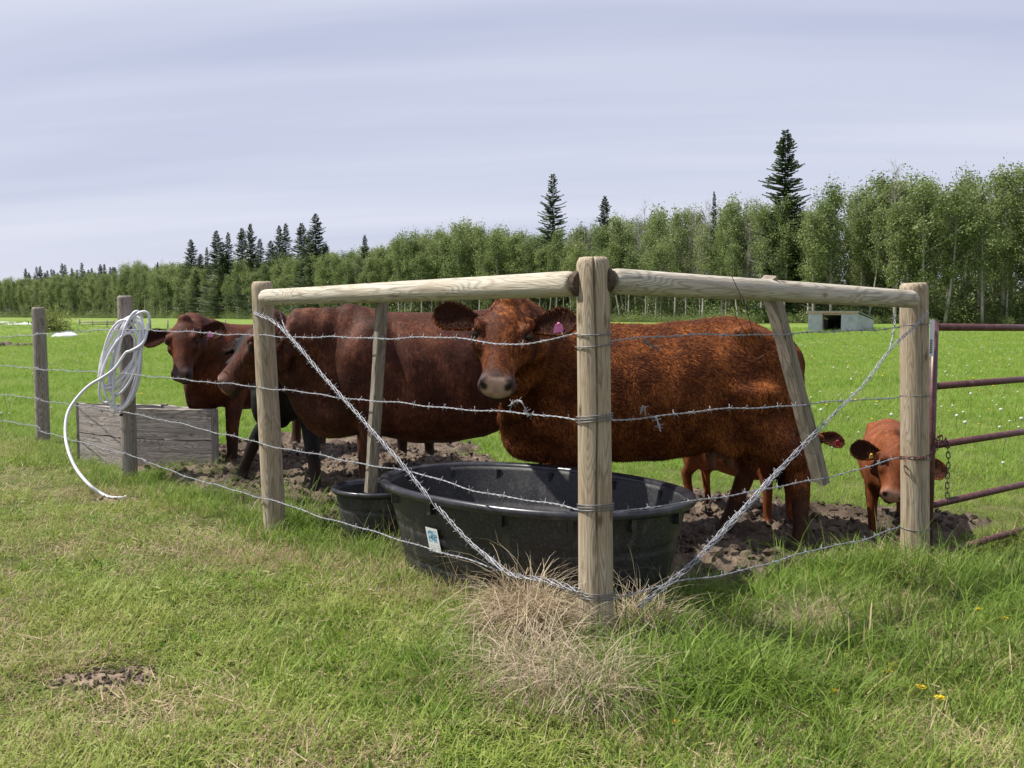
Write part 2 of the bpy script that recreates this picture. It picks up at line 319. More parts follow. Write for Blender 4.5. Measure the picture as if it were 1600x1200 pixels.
# ------------------------------------------------------------------ instancing one point cloud of plants (for what nobody could count)
def proto_collection(name, objs):
    c = bpy.data.collections.new(name)
    for o in objs: c.objects.link(o)
    return c
def scatter(name, pts, rotz, scale, idx, coll, tilt=None):
    m = npmesh(name, pts, np.zeros((0, 3), int)) if False else bpy.data.meshes.new(name)
    m.vertices.add(len(pts)); m.vertices.foreach_set('co', np.asarray(pts, np.float32).ravel())
    rot = np.zeros((len(pts), 3), np.float32); rot[:, 2] = rotz
    if tilt is not None: rot[:, 0] = tilt
    a = m.attributes.new('rot', 'FLOAT_VECTOR', 'POINT'); a.data.foreach_set('vector', rot.ravel())
    a = m.attributes.new('scl', 'FLOAT', 'POINT'); a.data.foreach_set('value', np.asarray(scale, np.float32))
    a = m.attributes.new('pick', 'INT', 'POINT'); a.data.foreach_set('value', np.asarray(idx, np.int32))
    o = link(name, m); ng = bpy.data.node_groups.new(name, 'GeometryNodeTree')
    ng.interface.new_socket('Geometry', in_out='INPUT', socket_type='NodeSocketGeometry'); ng.interface.new_socket('Geometry', in_out='OUTPUT', socket_type='NodeSocketGeometry')
    gi = ng.nodes.new('NodeGroupInput'); go = ng.nodes.new('NodeGroupOutput'); ip = ng.nodes.new('GeometryNodeInstanceOnPoints'); ci = ng.nodes.new('GeometryNodeCollectionInfo')
    ci.inputs['Collection'].default_value = coll; ci.inputs['Separate Children'].default_value = True; ci.inputs['Reset Children'].default_value = True
    def at(n_, t):
        q = ng.nodes.new('GeometryNodeInputNamedAttribute'); q.data_type = t; q.inputs[0].default_value = n_; return q.outputs[0]
    l = ng.links.new; l(gi.outputs[0], ip.inputs['Points']); l(ci.outputs[0], ip.inputs['Instance']); ip.inputs['Pick Instance'].default_value = True
    l(at('pick', 'INT'), ip.inputs['Instance Index']); l(at('rot', 'FLOAT_VECTOR'), ip.inputs['Rotation']); l(at('scl', 'FLOAT'), ip.inputs['Scale']); l(ip.outputs[0], go.inputs[0])
    md = o.modifiers.new('scatter', 'NODES'); md.node_group = ng
    return tag(o, kind='stuff')
def point_attr(mesh, name, vals):
    a = mesh.attributes.new(name, 'FLOAT', 'POINT'); a.data.foreach_set('value', np.asarray(vals, np.float32))

# ------------------------------------------------------------------ trees
def leaf_quads(C, size, rng, flat=.0):
    n = len(C); a = rng.normal(size=(n, 3)); a /= np.linalg.norm(a, axis=1)[:, None]; b = rng.normal(size=(n, 3)); b = np.cross(a, b); b /= np.linalg.norm(b, axis=1)[:, None]
    s = size*rng.uniform(.6, 1.3, (n, 1)); V = np.stack([C-a*s, C-b*s*.6, C+a*s, C+b*s*.6], 1).reshape(-1, 3)
    return V, np.arange(n*4).reshape(n, 4), np.repeat(rng.random(n), 4)
def aspen(seed, H=16., dens=1., lo=.34, wid=1.):
    rng = np.random.default_rng(seed); t = np.linspace(0, 1, 9); bend = rng.normal(size=2)*.35
    px_, py_ = bend[0]*np.sin(t*2.2)*1.2, bend[1]*np.sin(t*2.0)*1.2; tr = np.stack([px_, py_, t*H*.97], 1); T = MB(); T.tube(tr, .17*(1-t*.85), 7)
    C = []
    for k in range(44):
        f = lo+(1-lo)*((k+rng.random())/44)**.9*.97; p = np.array([np.interp(f, t, tr[:, i]) for i in range(3)]); a = rng.random()*6.28
        g_ = (f-lo)/(1-lo); pr = (1.75*min(1, g_*2.5+.35)*max(0, 1-g_)**.6+.14)*rng.uniform(.25, 1.5)*wid; pr *= 1+.4*math.sin(a+seed+f*7); up = rng.uniform(.5, 1.9)*abs(pr)
        e = p+np.array([np.cos(a)*pr, np.sin(a)*pr, up]); m_ = (p+e)/2+[0, 0, -.1*pr]; T.tube([p, m_, e], [.035, .022, .008], 4, cap=False)
        for q in range(3):
            c0 = p+(e-p)*rng.uniform(.45, 1.1)+rng.normal(size=3)*.25; nn = int(38*dens*rng.uniform(.2, 1.4)); C.append(c0+rng.normal(size=(nn, 3))*[.34, .34, .44])
    for q in range(int(14)):                                   # dead lower limbs
        f = rng.uniform(.1, lo+.05); p = np.array([np.interp(f, t, tr[:, i]) for i in range(3)]); a = rng.random()*6.28; l_ = rng.uniform(.4, 1.4)
        T.tube([p, p+[np.cos(a)*l_, np.sin(a)*l_, l_*.5]], [.02, .006], 3, cap=False)
    V, F, r = leaf_quads(np.vstack(C), .125, rng); cm = npmesh('aspen_crown', V, F, [LEAF]); point_attr(cm, 'rnd', r)
    return T.mesh('aspen_trunk', [BARK], True), cm
def bare(seed, H=16.):
    rng = np.random.default_rng(seed); T = MB(); t = np.linspace(0, 1, 9); tr = np.stack([np.sin(t*3+seed)*.25, np.cos(t*2.4+seed)*.2, t*H*.97], 1); T.tube(tr, .12*(1-t*.92), 6)
    TW = MB()
    for k in range(46):
        f = rng.uniform(.25, .98); p = np.array([np.interp(f, t, tr[:, i]) for i in range(3)]); a = rng.random()*6.28; l_ = (1.15-f)*2.6*rng.uniform(.5, 1.1)+.3
        e = p+np.array([np.cos(a)*l_*.6, np.sin(a)*l_*.6, l_*.85]); TW.tube([p, (p+e)/2+[0, 0, -.05], e], [.03, .018, .006], 3, cap=False)
        for q in range(6):
            b0 = p+(e-p)*rng.uniform(.3, 1); d = rng.normal(size=3)*.45; d[2] = abs(d[2])+.25; TW.tube([b0, b0+d], [.012, .004], 3, cap=False)
    return T.mesh('bare_trunk', [BARK], True), TW.mesh('bare_twigs', [TWIG])
def spruce(seed, H=20., wide=2.4, thin=1.):
    rng = np.random.default_rng(seed); T = MB(); T.tube([[0, 0, 0], [0, 0, H*.6], [0, 0, H*.985]], [.2, .11, .015], 7); C = []; V = []; nb = 0; Q = []
    z = H*.08
    while z < H*.99:
        f = z/H; rr = wide*(1-f)**.8*(.5+.75*rng.random())+.12; nbr = int(8+6*(1-f))
        for k in range(nbr):
            if rng.random() > thin: continue
            a = rng.random()*6.28; r_ = rr*rng.uniform(.65, 1.15); d = np.array([np.cos(a), np.sin(a), 0]); w = np.array([-np.sin(a), np.cos(a), 0]); ns = max(3, int(r_/.16))
            droop = -.10-.35*(1-f)+.25*rng.random()
            for q in range(ns):
                s_ = (q+.6)/ns; zz_ = z+r_*(droop*s_+.28*s_*s_); c0 = d*r_*s_; wd = (.09+.26*(1-s_)*min(1, r_))*rng.uniform(.7, 1.2); ln = r_/ns*.9
                for sg in (-1, 1):
                    p0 = c0+[0, 0, zz_]; p1 = p0+d*ln*.9+[0, 0, .02]; p2 = p0+d*ln*1.1+w*sg*wd+[0, 0, -.05-.07*rng.random()]; p3 = p0+w*sg*wd*.5+[0, 0, -.08-.08*rng.random()]
                    V += [p0, p1, p2, p3]; Q.append((nb, nb+1, nb+2, nb+3)); nb += 4
        z += .17+.22*(1-f)
    cm = npmesh('spruce_crown', V, np.array(Q), [NEEDLE]); point_attr(cm, 'rnd', np.repeat(rng.random(len(Q)), 4))
    return T.mesh('spruce_trunk', [DBARK], True), cm
AS = [aspen(s, 16, d, lo, w_) for s, d, lo, w_ in ((1, 1, .34, 1), (2, 1.1, .25, 1.1), (3, .75, .42, .9), (4, 1.1, .3, 1.), (5, .65, .45, .9), (6, 1.2, .2, 1.2), (7, .4, .4, .8), (8, 1.3, .06, 1.5), (9, 1.2, .08, 1.35))]
BA = [bare(1), bare(2)]
SP = [spruce(11, wide=4.), spruce(12, wide=4.4), spruce(13, wide=3.5, thin=.85), spruce(14, wide=4.6, thin=.7)]
LINE = np.array([(-250, 640), (-60, 470), (0, 430), (200, 330), (400, 245), (520, 205), (650, 185), (800, 168), (1000, 140), (1200, 119), (1400, 112), (1800, 106)], float)
TOP = np.array([(-250, 440), (0, 437), (80, 430), (180, 424), (212, 410), (300, 412), (420, 402), (520, 388), (600, 385), (640, 360), (740, 348), (840, 360), (930, 345), (1060, 318), (1200, 306), (1260, 292), (1380, 268), (1480, 272), (1600, 268), (1800, 262)], float)
def Yat(px): return float(np.interp(px, LINE[:, 0], LINE[:, 1]))
def topz(px, Y): py = float(np.interp(px, TOP[:, 0], TOP[:, 1])); return P(px, py, Y).z
def tree(kind, mesh_pair, x, y, h, H0, label, group, slim=1., rz=None):
    z = gzf(x, y); o = empty(kind, (x, y, z-.05), label, 'tree', group, random.random()*6.28 if rz is None else rz); s = h/H0
    a = link('trunk', mesh_pair[0], o); b = link('crown', mesh_pair[1], o)
    o.scale = (s*slim, s*slim, s); return o
ASL = ['young green aspen with a pale trunk standing in the front row of the far woodland', 'leafy aspen in the second row of the woodland edge, partly behind other crowns', 'tall thin aspen further back in the woodland, only its top showing']
nA = 0; ap = 0
ORD = 'zeroth first second third fourth fifth sixth seventh eighth ninth tenth eleventh twelfth thirteenth fourteenth fifteenth sixteenth seventeenth eighteenth nineteenth twentieth'.split()
MARKS = [(0, 'left edge of the photo'), (62, 'far left fence post'), (200, 'hose post'), (409, 'left rail post'), (600, 'left slat'), (790, 'big cow head'), (926, 'corner post'), (1070, 'middle of the right rail'), (1228, 'tallest spruce'), (1330, 'calf shelter'), (1428, 'right fence post'), (1520, 'gate lettering')]
CNT = {}
def aspen_label(row, px, ap):
    i = max([j for j, (q, _) in enumerate(MARKS) if q <= px] or [-1])
    if i < 0: return '%s aspen beyond the left edge of the photo in the %s row' % (ORD[min(20, CNT.setdefault(('L', row), 0)+1)], ('front', 'second', 'third')[row]) if not CNT.update({('L', row): CNT.get(('L', row), 0)+1}) else ''
    k = CNT[(i, row)] = CNT.get((i, row), 0)+1
    if row >= 10: return '%s leafless grey tree in the %s row right of the %s' % (ORD[min(k, 20)], ('front', 'second', 'third')[row-10], MARKS[i][1])
    return '%s %s-row green aspen right of the %s' % (ORD[min(k, 20)], ('front', 'second', 'third')[row], MARKS[i][1])

def walk(px, step):                                     # next pixel column a given number of metres along the tree line
    x, y = P(px, 500, Yat(px)).xy; q = px
    while True:
        q += 1; p2 = P(q, 500, Yat(q)).xy
        if (p2-Vector((x, y))).length >= step or q > 1800: return q
for row in range(3):
    px = -60
    while px < 1680:
        step = (5.6 if px < 420 else 2.9)*(1+.2*row)
        px = walk(px, step*random.uniform(.6, 1.4))
        if px < 1680:
            ap += 1; Y = Yat(px)+row*(4.5 if px > 420 else 9)+random.uniform(-1.6, 1.6); pt = P(px, 500, Y); h = (topz(px, Y)-gzf(pt.x, Y))*(random.uniform(.74, 1.04) if row else random.uniform(.62, 1.0))
            if random.random() < (.28 if 860 < px < 1180 else .10 if px > 1180 else 0) and row:
                tree('bare_tree', BA[random.randrange(2)], pt.x, Y, h*1.1, 16, aspen_label(row+10, px, ap), 'leafless trees in the woodland'); continue
            k = random.choices(range(9), [3, 3, 3, 3, 3, 2, 4, .6, .6] if px > 850 else [2, 2, 1, 2, .5, 3, .3, 5, 5] if px < 620 else [3, 3, 2, 3, 1, 3, 1, 2, 2])[0]
            tree('aspen_tree', AS[k], pt.x, Y, h, 16, aspen_label(row, px, ap), 'aspens of the far woodland, row %s' % ('one', 'two', 'three')[row], random.uniform(1.0, 1.35)); nA += 1
print('individual aspens', nA)
SPR = [  # px, top y, behind, width, proto, label
 (1228, 198, 4, 1.0, 1, 'tallest dark spruce, rising high above the aspens over the right rail'), (864, 268, 5, 1.0, 3, 'tall sparse spruce with drooping branches just left of the corner post'),
 (298, 372, 6, 1.15, 0, 'broad dark spruce at the left end of the main spruce group'), (323, 384, 8, .6, 2, 'small slim spruce just right of the broad left spruce'), (338, 358, 8, 1, 0, 'spruce with a pale green tip, third from the left in the spruce group'),
 (356, 361, 6, .8, 2, 'narrow spruce in the middle of the spruce group'), (378, 354, 8, .9, 1, 'dark pointed spruce, one of a close pair near the middle of the group'), (391, 347, 5, .8, 0, 'taller right-hand spruce of the close pair near the middle of the group'), (406, 371, 6, 1., 2, 'low spruce right of the close pair, before the gap'),
 (436, 350, 7, .8, 0, 'left spruce of the pair just above the left fence post'), (446, 347, 5, .9, 2, 'right spruce of the pair just above the left fence post'), (471, 346, 7, .9, 1, 'bushy-topped spruce between the pair and the tallest of the group'), (493, 331, 2, 1., 0, 'tallest spruce of the left group, darkest, standing at its right end'),
 (313, 395, 3, 1., 1, 'short spruce in front of the gap beside the broad left spruce'), (347, 376, 3, 1.2, 3, 'wide dark spruce low in the middle of the spruce group'), (423, 374, 4, 1.1, 0, 'short spruce between the close pair and the pair above the rail post'), (482, 362, 3, 1.1, 3, 'lower ragged spruce leaning on the tallest of the left group'), (508, 378, 3, 1., 1, 'short spruce tucked right of the tallest of the left group'),
 (570, 365, 4, .8, 2, 'small spruce top alone right of the group above the left rail'), (945, 303, 5, .9, 1, 'blunt green spruce just right of the corner post'), (1116, 296, 8, .5, 2, 'thin small spruce top among bare twigs left of the tallest spruce'), (246, 408, 20, .6, 2, 'lone ragged spruce top above the left woods'),
]
for px, ty, bh, wd, k, lab in SPR:
    Y = Yat(px)+bh; pt = P(px, ty, Y); zb = gzf(pt.x, Y); tree('spruce_tree', SP[k], pt.x, Y, pt.z-zb, 20, lab, 'spruces above the woodland', wd*(1.1 if px in (1228, 298) else 1.25 if px < 600 else 1.))
for k in range(26):
    px = 42+k*5.6+random.uniform(-3, 3); Y = Yat(px)+30+random.uniform(-8, 8); ty = 416+random.uniform(-8, 9)+(6 if px < 70 else 0); pt = P(px, ty, Y)
    tree('spruce_tree', SP[k % 4], pt.x, Y, pt.z-gzf(pt.x, Y), 20, '%s small dark spruce from the left in the jagged far-left row of tops' % (ORD[k+1] if k < 20 else ('twenty-'+ORD[k-19])), 'distant row of spruces at the far left', .95)
# depth of the wood, undergrowth: uncountable
def bushmesh(seed, n=700, r=1., lowstem=True):
    rng = np.random.default_rng(seed); C = rng.normal(size=(n, 3))*[.55*r, .55*r, .42*r]+[0, 0, .6*r]; C[:, 2] = np.abs(C[:, 2]); V, F, rr = leaf_quads(C, .075*r, rng); m = npmesh('bush', V, F, [LEAF]); point_attr(m, 'rnd', rr); return m
def joined(pair, name):
    a, b = pair; bm = bmesh.new(); bm.from_mesh(a); n0 = len(bm.faces); lay = bm.verts.layers.float.get('rnd') or bm.verts.layers.float.new('rnd'); bm.from_mesh(b); bm.faces.ensure_lookup_table()
    for f in bm.faces[n0:]: f.material_index = 1
    m = bpy.data.meshes.new(name); bm.to_mesh(m); bm.free(); m.materials.append(a.materials[0]); m.materials.append(b.materials[0]); return bpy.data.objects.new(name, m)
wc = proto_collection('wood_plants', [joined(AS[i], 'wood_%d' % i) for i in (0, 1, 3, 5)]+[joined(BA[0], 'wood_6')]+[bpy.data.objects.new('wood_t', bushmesh(77, 900, 9.))])
pts, rz, sc_, ix = [], [], [], []
for row in (.5, 1.4, 2.3, 3, 4, 5, 6, 7, 8, 9, 10):
    px = -240
    while px < 1800:
        px = walk(px, (7 if px < 420 else 3.6)*random.uniform(.6, 1.4))
        Y = Yat(px)+row*(4.2 if px > 420 else 9)+random.uniform(-2, 2)
        pt = P(px, 500, Y); z = gzf(pt.x, Y); h = (topz(px, Y)-z)*random.uniform(.62, .97)
        pts.append((pt.x, Y, z)); rz.append(random.random()*6.28); bare_ = random.random() < (.42 if 860 < px < 1200 else .22 if px > 600 else .08); sc_.append(h/16*(1.04 if bare_ else 1)); ix.append(4 if bare_ else random.randrange(4))
for row in range(7):                          # dark brush deep in the wood
    px = 560
    while px < 1800:
        px = walk(px, 2.6*random.uniform(.6, 1.4)); Y = Yat(px)+18+row*3.2+random.uniform(-1, 1); pt = P(px, 500, Y); pts.append((pt.x, Y, gzf(pt.x, Y)-.3)); rz.append(random.random()*6.28); sc_.append(random.uniform(.28, .42)); ix.append(5)
for side, (x0, y0, dx, dy) in enumerate(((-330, 560, -14, -6), (95, 108, 4, -1.2))):   # the wood goes on outside the frame
    for k in range(70 if side else 24):
        for r_ in range(4): pts.append((x0+dx*k*.7+random.uniform(-2, 2), y0+dy*k*.7+r_*5+random.uniform(-2, 2), .6)); rz.append(random.random()*6); sc_.append(random.uniform(.8, 1.05)); ix.append(random.randrange(4))
scatter('distant_woods', pts, rz, sc_, ix, wc)
uc = proto_collection('undergrowth_plants', [bpy.data.objects.new('ug%d' % i, bushmesh(60+i)) for i in range(3)])
pts, rz, sc_, ix = [], [], [], []
for row in range(8):
    px = -240
    while px < 1800:
        px = walk(px, (2.6 if px < 420 else 1.4)*random.uniform(.5, 1.5)); Y = Yat(px)-1.5+row*2.6+random.uniform(-1.2, 1.2); pt = P(px, 500, Y)
        if row < 2 and px > 1150 and random.random() < .5: continue
        pts.append((pt.x, Y, gzf(pt.x, Y)-.1)); rz.append(random.random()*6.28); sc_.append(random.uniform(.6, 1.5)*(.8 if row < 2 else 1.7)); ix.append(random.randrange(3))
scatter('undergrowth', pts, rz, sc_, ix, uc)

# ------------------------------------------------------------------ far field: shed, rails, bush, puddles, dung
M_TIN = Mat('corrugated_tin', .45, .5); _v = M_TIN.coords('World'); M_TIN = M_TIN.color(M_TIN.ramp(M_TIN.noise(_v, 1.6, 5, .7), [(.35, (.30, .32, .37)), (.6, (.44, .46, .52)), (.72, (.34, .30, .28))]))
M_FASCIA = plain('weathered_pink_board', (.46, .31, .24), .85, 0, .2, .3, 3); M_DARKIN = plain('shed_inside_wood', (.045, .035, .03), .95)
Ys = 86.; sl = P(1263, 517, Ys); sr = P(1338, 517, Ys); zb = gzf(sl.x, Ys)
shed = empty('shed', (sl.x, Ys, zb), 'low corrugated metal calf shelter with open dark doorway at the edge of the woods', 'shed')
wS = sr.x-sl.x; hF = P(1300, 489, Ys).z-zb; hB = hF*.62; dS = 4.2
def tin(x0, y0, x1, y1, z0, h0, h1, n):
    b = MB(); xs = np.linspace(0, 1, n*4+1); off = np.array([0, .018, .018, 0]*n+[0]); d = np.array([x1-x0, y1-y0]); ln = np.linalg.norm(d); nr = np.array([d[1], -d[0]])/ln
    F = [(x0+d[0]*t_+nr[0]*o_, y0+d[1]*t_+nr[1]*o_) for t_, o_ in zip(xs, off)]; V = []
    for (a_, b_), t_ in zip(F, xs): V += [(a_, b_, z0), (a_, b_, h0+(h1-h0)*t_), (a_-nr[0]*.03, b_-nr[1]*.03, z0), (a_-nr[0]*.03, b_-nr[1]*.03, h0+(h1-h0)*t_)]
    q = []
    for i in range(len(F)-1): a_ = i*4; q += [(a_, a_+4, a_+5, a_+1), (a_+2, a_+3, a_+7, a_+6), (a_+1, a_+5, a_+7, a_+3)]
    b.add(V, Q=q); return b
for x0, x1, n in ((0, wS*.295, 5), (wS*.68, wS, 6)): tin(x0, 0, x1, 0, -.1, hF, hF, n).build('wall_panel', M_TIN, shed)
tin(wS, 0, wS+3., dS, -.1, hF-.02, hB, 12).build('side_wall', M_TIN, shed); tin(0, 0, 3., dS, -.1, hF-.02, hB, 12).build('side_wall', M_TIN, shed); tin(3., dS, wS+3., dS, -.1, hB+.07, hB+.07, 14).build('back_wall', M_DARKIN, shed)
b = MB(); b.box((wS*.49, -.05, hF+.06), (wS*.51+.12, .05, .10)); b.build('fascia_board', M_FASCIA, shed)
b = MB(); b.box((wS*.4875, .02, hF-.12), (wS*.1925, .04, .05)); b.build('lintel', M_FASCIA, shed)
b = MB(); b.box((wS*.297+.04, .0, hF*.45), (.04, .05, hF*.5)); b.build('door_post', plain('red_brown_post', (.13, .05, .045)), shed)
b = MB(); V = [(-.15, -.12, hF+.17), (wS+.15, -.12, hF+.17), (wS+3.2, dS+.2, hB+.08), (2.85, dS+.2, hB+.08)]; V += [(x, y, z-.04) for x, y, z in V]; b.add(V, Q=[(0, 1, 2, 3), (7, 6, 5, 4), (0, 4, 5, 1), (1, 5, 6, 2), (2, 6, 7, 3), (3, 7, 4, 0)]); b.build('roof', M_TIN, shed)

ff = empty('field_fence', tuple(G(124, 519)), 'distant weathered post-and-rail fence across the left pasture', 'fence'); o0 = ff.location.copy(); ff.location = (o0.x, o0.y, gzf(o0.x, o0.y))
def vpost(parent, px, Y, py_top, r, mat=W_GREY):
    pt = P(px, py_top, Y); z = gzf(pt.x, Y); b = MB(); b.tube([(0, 0, -.1), (0, 0, pt.z-z)], [r, r*.9], 8); o = b.build('post', mat, None, True); o.location = (pt.x, Y, z); o.parent = parent; o.matrix_parent_inverse = Matrix.Translation(-parent.location); return o
Yf = 88.
vpost(ff, 124, ff.location.y, 499, .10)
for px in (144, 167, 178, 206, 235, 262, 296, 330, 352): vpost(ff, px, Yf+(px-144)*.02, 501 if px < 150 else 500, .07)
for py in (503.2, 506.5):
    for a_, c_ in ((124, 144), (144, 178), (178, 206)):
        b = MB(); b.tube([P(a_, py, ff.location.y+3 if a_ == 124 else Yf), P(c_, py, Yf)], .055, 6); o = b.build('rail', W_GREY, None, True); o.parent = ff; o.matrix_parent_inverse = Matrix.Translation(-ff.location)
bs = empty('round_bush', tuple(P(81, 505, 74)), 'small round yellow-green bush standing alone in the left pasture', 'bush'); bs.location.z = gzf(bs.location.x, 74)
m_ = bushmesh(90, 1900, 1.1); m_.materials[0] = leafmat('willow_leaf', (.16, .2, .05), (.2, .24, .06), (.28, .3, .1)); link('foliage', m_, bs); b = MB()
for a_ in range(5): b.tube([(0, 0, -.1), (math.cos(a_*1.3)*.4, math.sin(a_*1.3)*.4, .9)], [.04, .015], 5)
b.build('stem', TWIG, bs)
M_WATER = Mat('puddle_water', .12, .5); M_WATER.b.inputs['Base Color'].default_value = (.16, .17, .19, 1); M_WATER = M_WATER.m
def puddle(px, py, Y, rx, ry, lab):
    pt = P(px, py, Y); b = MB(); n = 40; a = np.linspace(0, 2*np.pi, n, endpoint=False); k = 1+.18*np.sin(a*3+px)+.1*np.sin(a*5)
    z = gzf(pt.x, Y)+.22; V = [(pt.x, Y, z)]+[(pt.x+rx*k[i]*math.cos(a[i]), Y+ry*k[i]*math.sin(a[i]), z) for i in range(n)]; b.add(V, T=[(0, i+1, (i+1) % n+1) for i in range(n)]); tag(b.build('puddle', M_WHITE), kind='structure')
M_WHITE = plain('pale_gravel', (.62, .62, .66), .9, 0, .1, .2, 4)
for args in ((103, 508, 66, .75, 1.6), (8, 497, 105, 4.5, 5)):   # pale gravel heaps in the left field
    px, py, Y, rx, ry = args; pt = P(px, py, Y); b = MB(); a = np.linspace(0, 2*np.pi, 36, endpoint=False); z0 = gzf(pt.x, Y)
    rings = [[(pt.x+rx*s_*math.cos(q)*(1+.15*math.sin(3*q+px)), Y+ry*s_*math.sin(q)*(1+.1*math.sin(5*q)), z0-.05+hh*(1+.15*math.sin(4*q+s_*9))) for q in a] for s_, hh in ((1, 0), (.8, .2), (.55, .30), (.3, .34), (.05, .38))]
    b.loft(rings); tag(b.build('gravel_heap', M_WHITE, None, True), 'flat white heap in the pasture beside the round bush' if px > 50 else 'pale white heap at the far left edge of the pasture', 'heap')
# dung heap at the left edge
b = MB(); pt = G(4, 542)
for k in range(26): b.ball((pt.x+random.gauss(0, .5), pt.y+random.gauss(0, .5), gzf(pt.x, pt.y)+random.uniform(0, .16)), np.array([.2, .2, .11])*random.uniform(.6, 1.3), nu=8, nv=5)
tag(b.build('dung_heap', M_MUD), 'low brown heap of dung in the grass at the left edge of the pasture', 'dung heap')

# ------------------------------------------------------------------ fence
def log(name, p0, p1, r0, r1, mat, parent, k=40, chamfer=.018, crack=None, bottom=None, seed=0, bend=0.):
    """round timber with its own long axis as local z"""
    p0, p1 = Vector(p0), Vector(p1); d = p1-p0; ln = d.length; rng = np.random.default_rng(seed); a = np.linspace(0, 2*np.pi, k, endpoint=False)
    zs = np.concatenate([[0, chamfer*.5, chamfer], np.linspace(chamfer*1.5, ln-chamfer*1.6, 26), [ln-chamfer, ln-chamfer*.45, ln]]); rings = []
    lob = rng.random(4)*6
    for z in zs:
        t = z/ln; r = r0+(r1-r0)*t; e = 1.
        if z > ln-chamfer*1.01: e = {2: .99, 1: .93, 0: .80}[min(2, int(round((ln-z)/(chamfer*.5))))]
        if z < chamfer*1.01 and bottom: e = {0: .78, 1: .92, 2: .99}[int(round(z/(chamfer*.5)))]
        rr = r*e*(1+.016*np.sin(2*a+lob[0]+t*2)+.01*np.sin(3*a+lob[1]-t*5)+.012*np.sin(z*4+lob[2]))
        if crack is not None:
            for ca, z0, z1, w, dp in crack:
                da = np.abs((a-ca-.06*math.sin(z*7)+np.pi) % (2*np.pi)-np.pi); 
                if z0 <= z <= z1: rr = rr*(1-dp*np.exp(-(da/w)**2))
        bx = bend*math.sin(math.pi*t)
        rings.append(np.stack([rr*np.cos(a)+bx, rr*np.sin(a), np.full(k, z)], 1))
    m = MB(); m.loft(rings); o = m.build(name, mat, None, True)
    for p in o.data.polygons:
        if abs(p.normal.z) > .8: p.use_smooth = False
    q = d.to_track_quat('Z', 'Y'); o.location = p0; o.rotation_mode = 'QUATERNION'; o.rotation_quaternion = q
    if abs(d.normalized().z) > .98: o.rotation_quaternion = Vector((0, 0, 1)).rotation_difference(d.normalized())
    o.parent = parent; o.matrix_parent_inverse = Matrix.Translation(-parent.location); return o
def wire_path(pts, step=.02):
    p = [Vector(q) for q in pts]; out = []
    for a, b_ in zip(p[:-1], p[1:]):
        n = max(1, int((b_-a).length/step)); out += [a.lerp(b_, i/n) for i in range(n)]
    out.append(p[-1]); return out
def smoothpath(pts, n=8):
    p = [Vector(q) for q in pts]; p = [p[0]*2-p[1]]+p+[p[-1]*2-p[-2]]; out = []
    for i in range(1, len(p)-2):
        for j in range(n):
            t = j/n; out.append(.5*((2*p[i])+(-p[i-1]+p[i+1])*t+(2*p[i-1]-5*p[i]+4*p[i+1]-p[i+2])*t*t+(-p[i-1]+3*p[i]-3*p[i+1]+p[i+2])*t**3))
    out.append(p[-2]); return out
def barb(m, p, d, rng, s=1.):
    d = Vector(d).normalized(); u = d.orthogonal().normalized(); w = d.cross(u); f = rng.uniform(0, 6.28)
    lp = [p+d*(i-4)*.0011+(u*math.cos(i*1.6)+w*math.sin(i*1.6))*.0048 for i in range(9)]; m.tube(lp, .0014, 4, cap=False)
    for k in range(2):
        a = f+k*2.2; e = (u*math.cos(a)+w*math.sin(a)); t_ = d*rng.uniform(-.5, .5)
        m.tube([p+d*.003-(e+t_)*.019*s, p+d*.003+(e-t_)*.019*s], [.0009, .0009], 4); 
def barbed(name, pts, parent, mat, amp=.004, strands=2, off=.0021, r=.0017, pitch=.07, gap=.115, seed=0, bs=1., barbn=1):
    rng = random.Random(seed); path = wire_path(smoothpath(pts, 6), .012); n = len(path); m = MB()
    ph = [rng.uniform(0, 6) for _ in range(6)]; s = 0; P_ = []; SS = []
    for i, p in enumerate(path):
        if i: s += (p-path[i-1]).length
        P_.append(p+Vector((math.sin(s*9+ph[0])*.3, math.sin(s*11+ph[1])*.3, math.sin(s*7+ph[2])*.6+math.sin(s*17+ph[3])*.4))*amp); SS.append(s)
    T = [(P_[min(i+1, n-1)]-P_[max(i-1, 0)]).normalized() for i in range(n)]
    for k in range(strands):
        q = []
        for p, t, s in zip(P_, T, SS):
            u = t.cross(Vector((0, 0, 1))).normalized(); w = t.cross(u); a = s/pitch*2*math.pi+k*2*math.pi/strands; o_ = off*(1+.25*math.sin(s*13+k*2)); q.append(p+(u*math.cos(a)+w*math.sin(a))*o_)
        m.tube(q, r, 5)
    s = gap*rng.random()
    while s < SS[-1]:
        i = min(n-1, int(np.searchsorted(SS, s)))
        for _ in range(barbn):
            dv = Vector((rng.gauss(0, 1), rng.gauss(0, 1), rng.gauss(0, 1)))*(off-.0023)*.6; barb(m, P_[i]+dv, T[i], rng, bs)
        s += gap*rng.uniform(.85, 1.15)
    o = m.build(name, mat, parent, True); o.matrix_parent_inverse = Matrix.Translation(-parent.location) if parent else Matrix(); return o
def wrapring(c, r, parent, mat, axis=(0, 0, 1), seed=0, turns=2, gapz=.03, wr=.0022):
    rng = random.Random(seed); m = MB(); n = 40*turns; q = []
    for i in range(n+1):
        a = i/40*2*math.pi; t = i/n; z = (t-.5)*gapz*1.4+.006*math.sin(a+seed); q.append(Vector(c)+Vector((math.cos(a)*(r+.002), math.sin(a)*(r+.002), z)))
    m.tube(q, wr, 5); o = m.build('wire_tie', mat, parent, True); o.matrix_parent_inverse = Matrix.Translation(-parent.location); return o
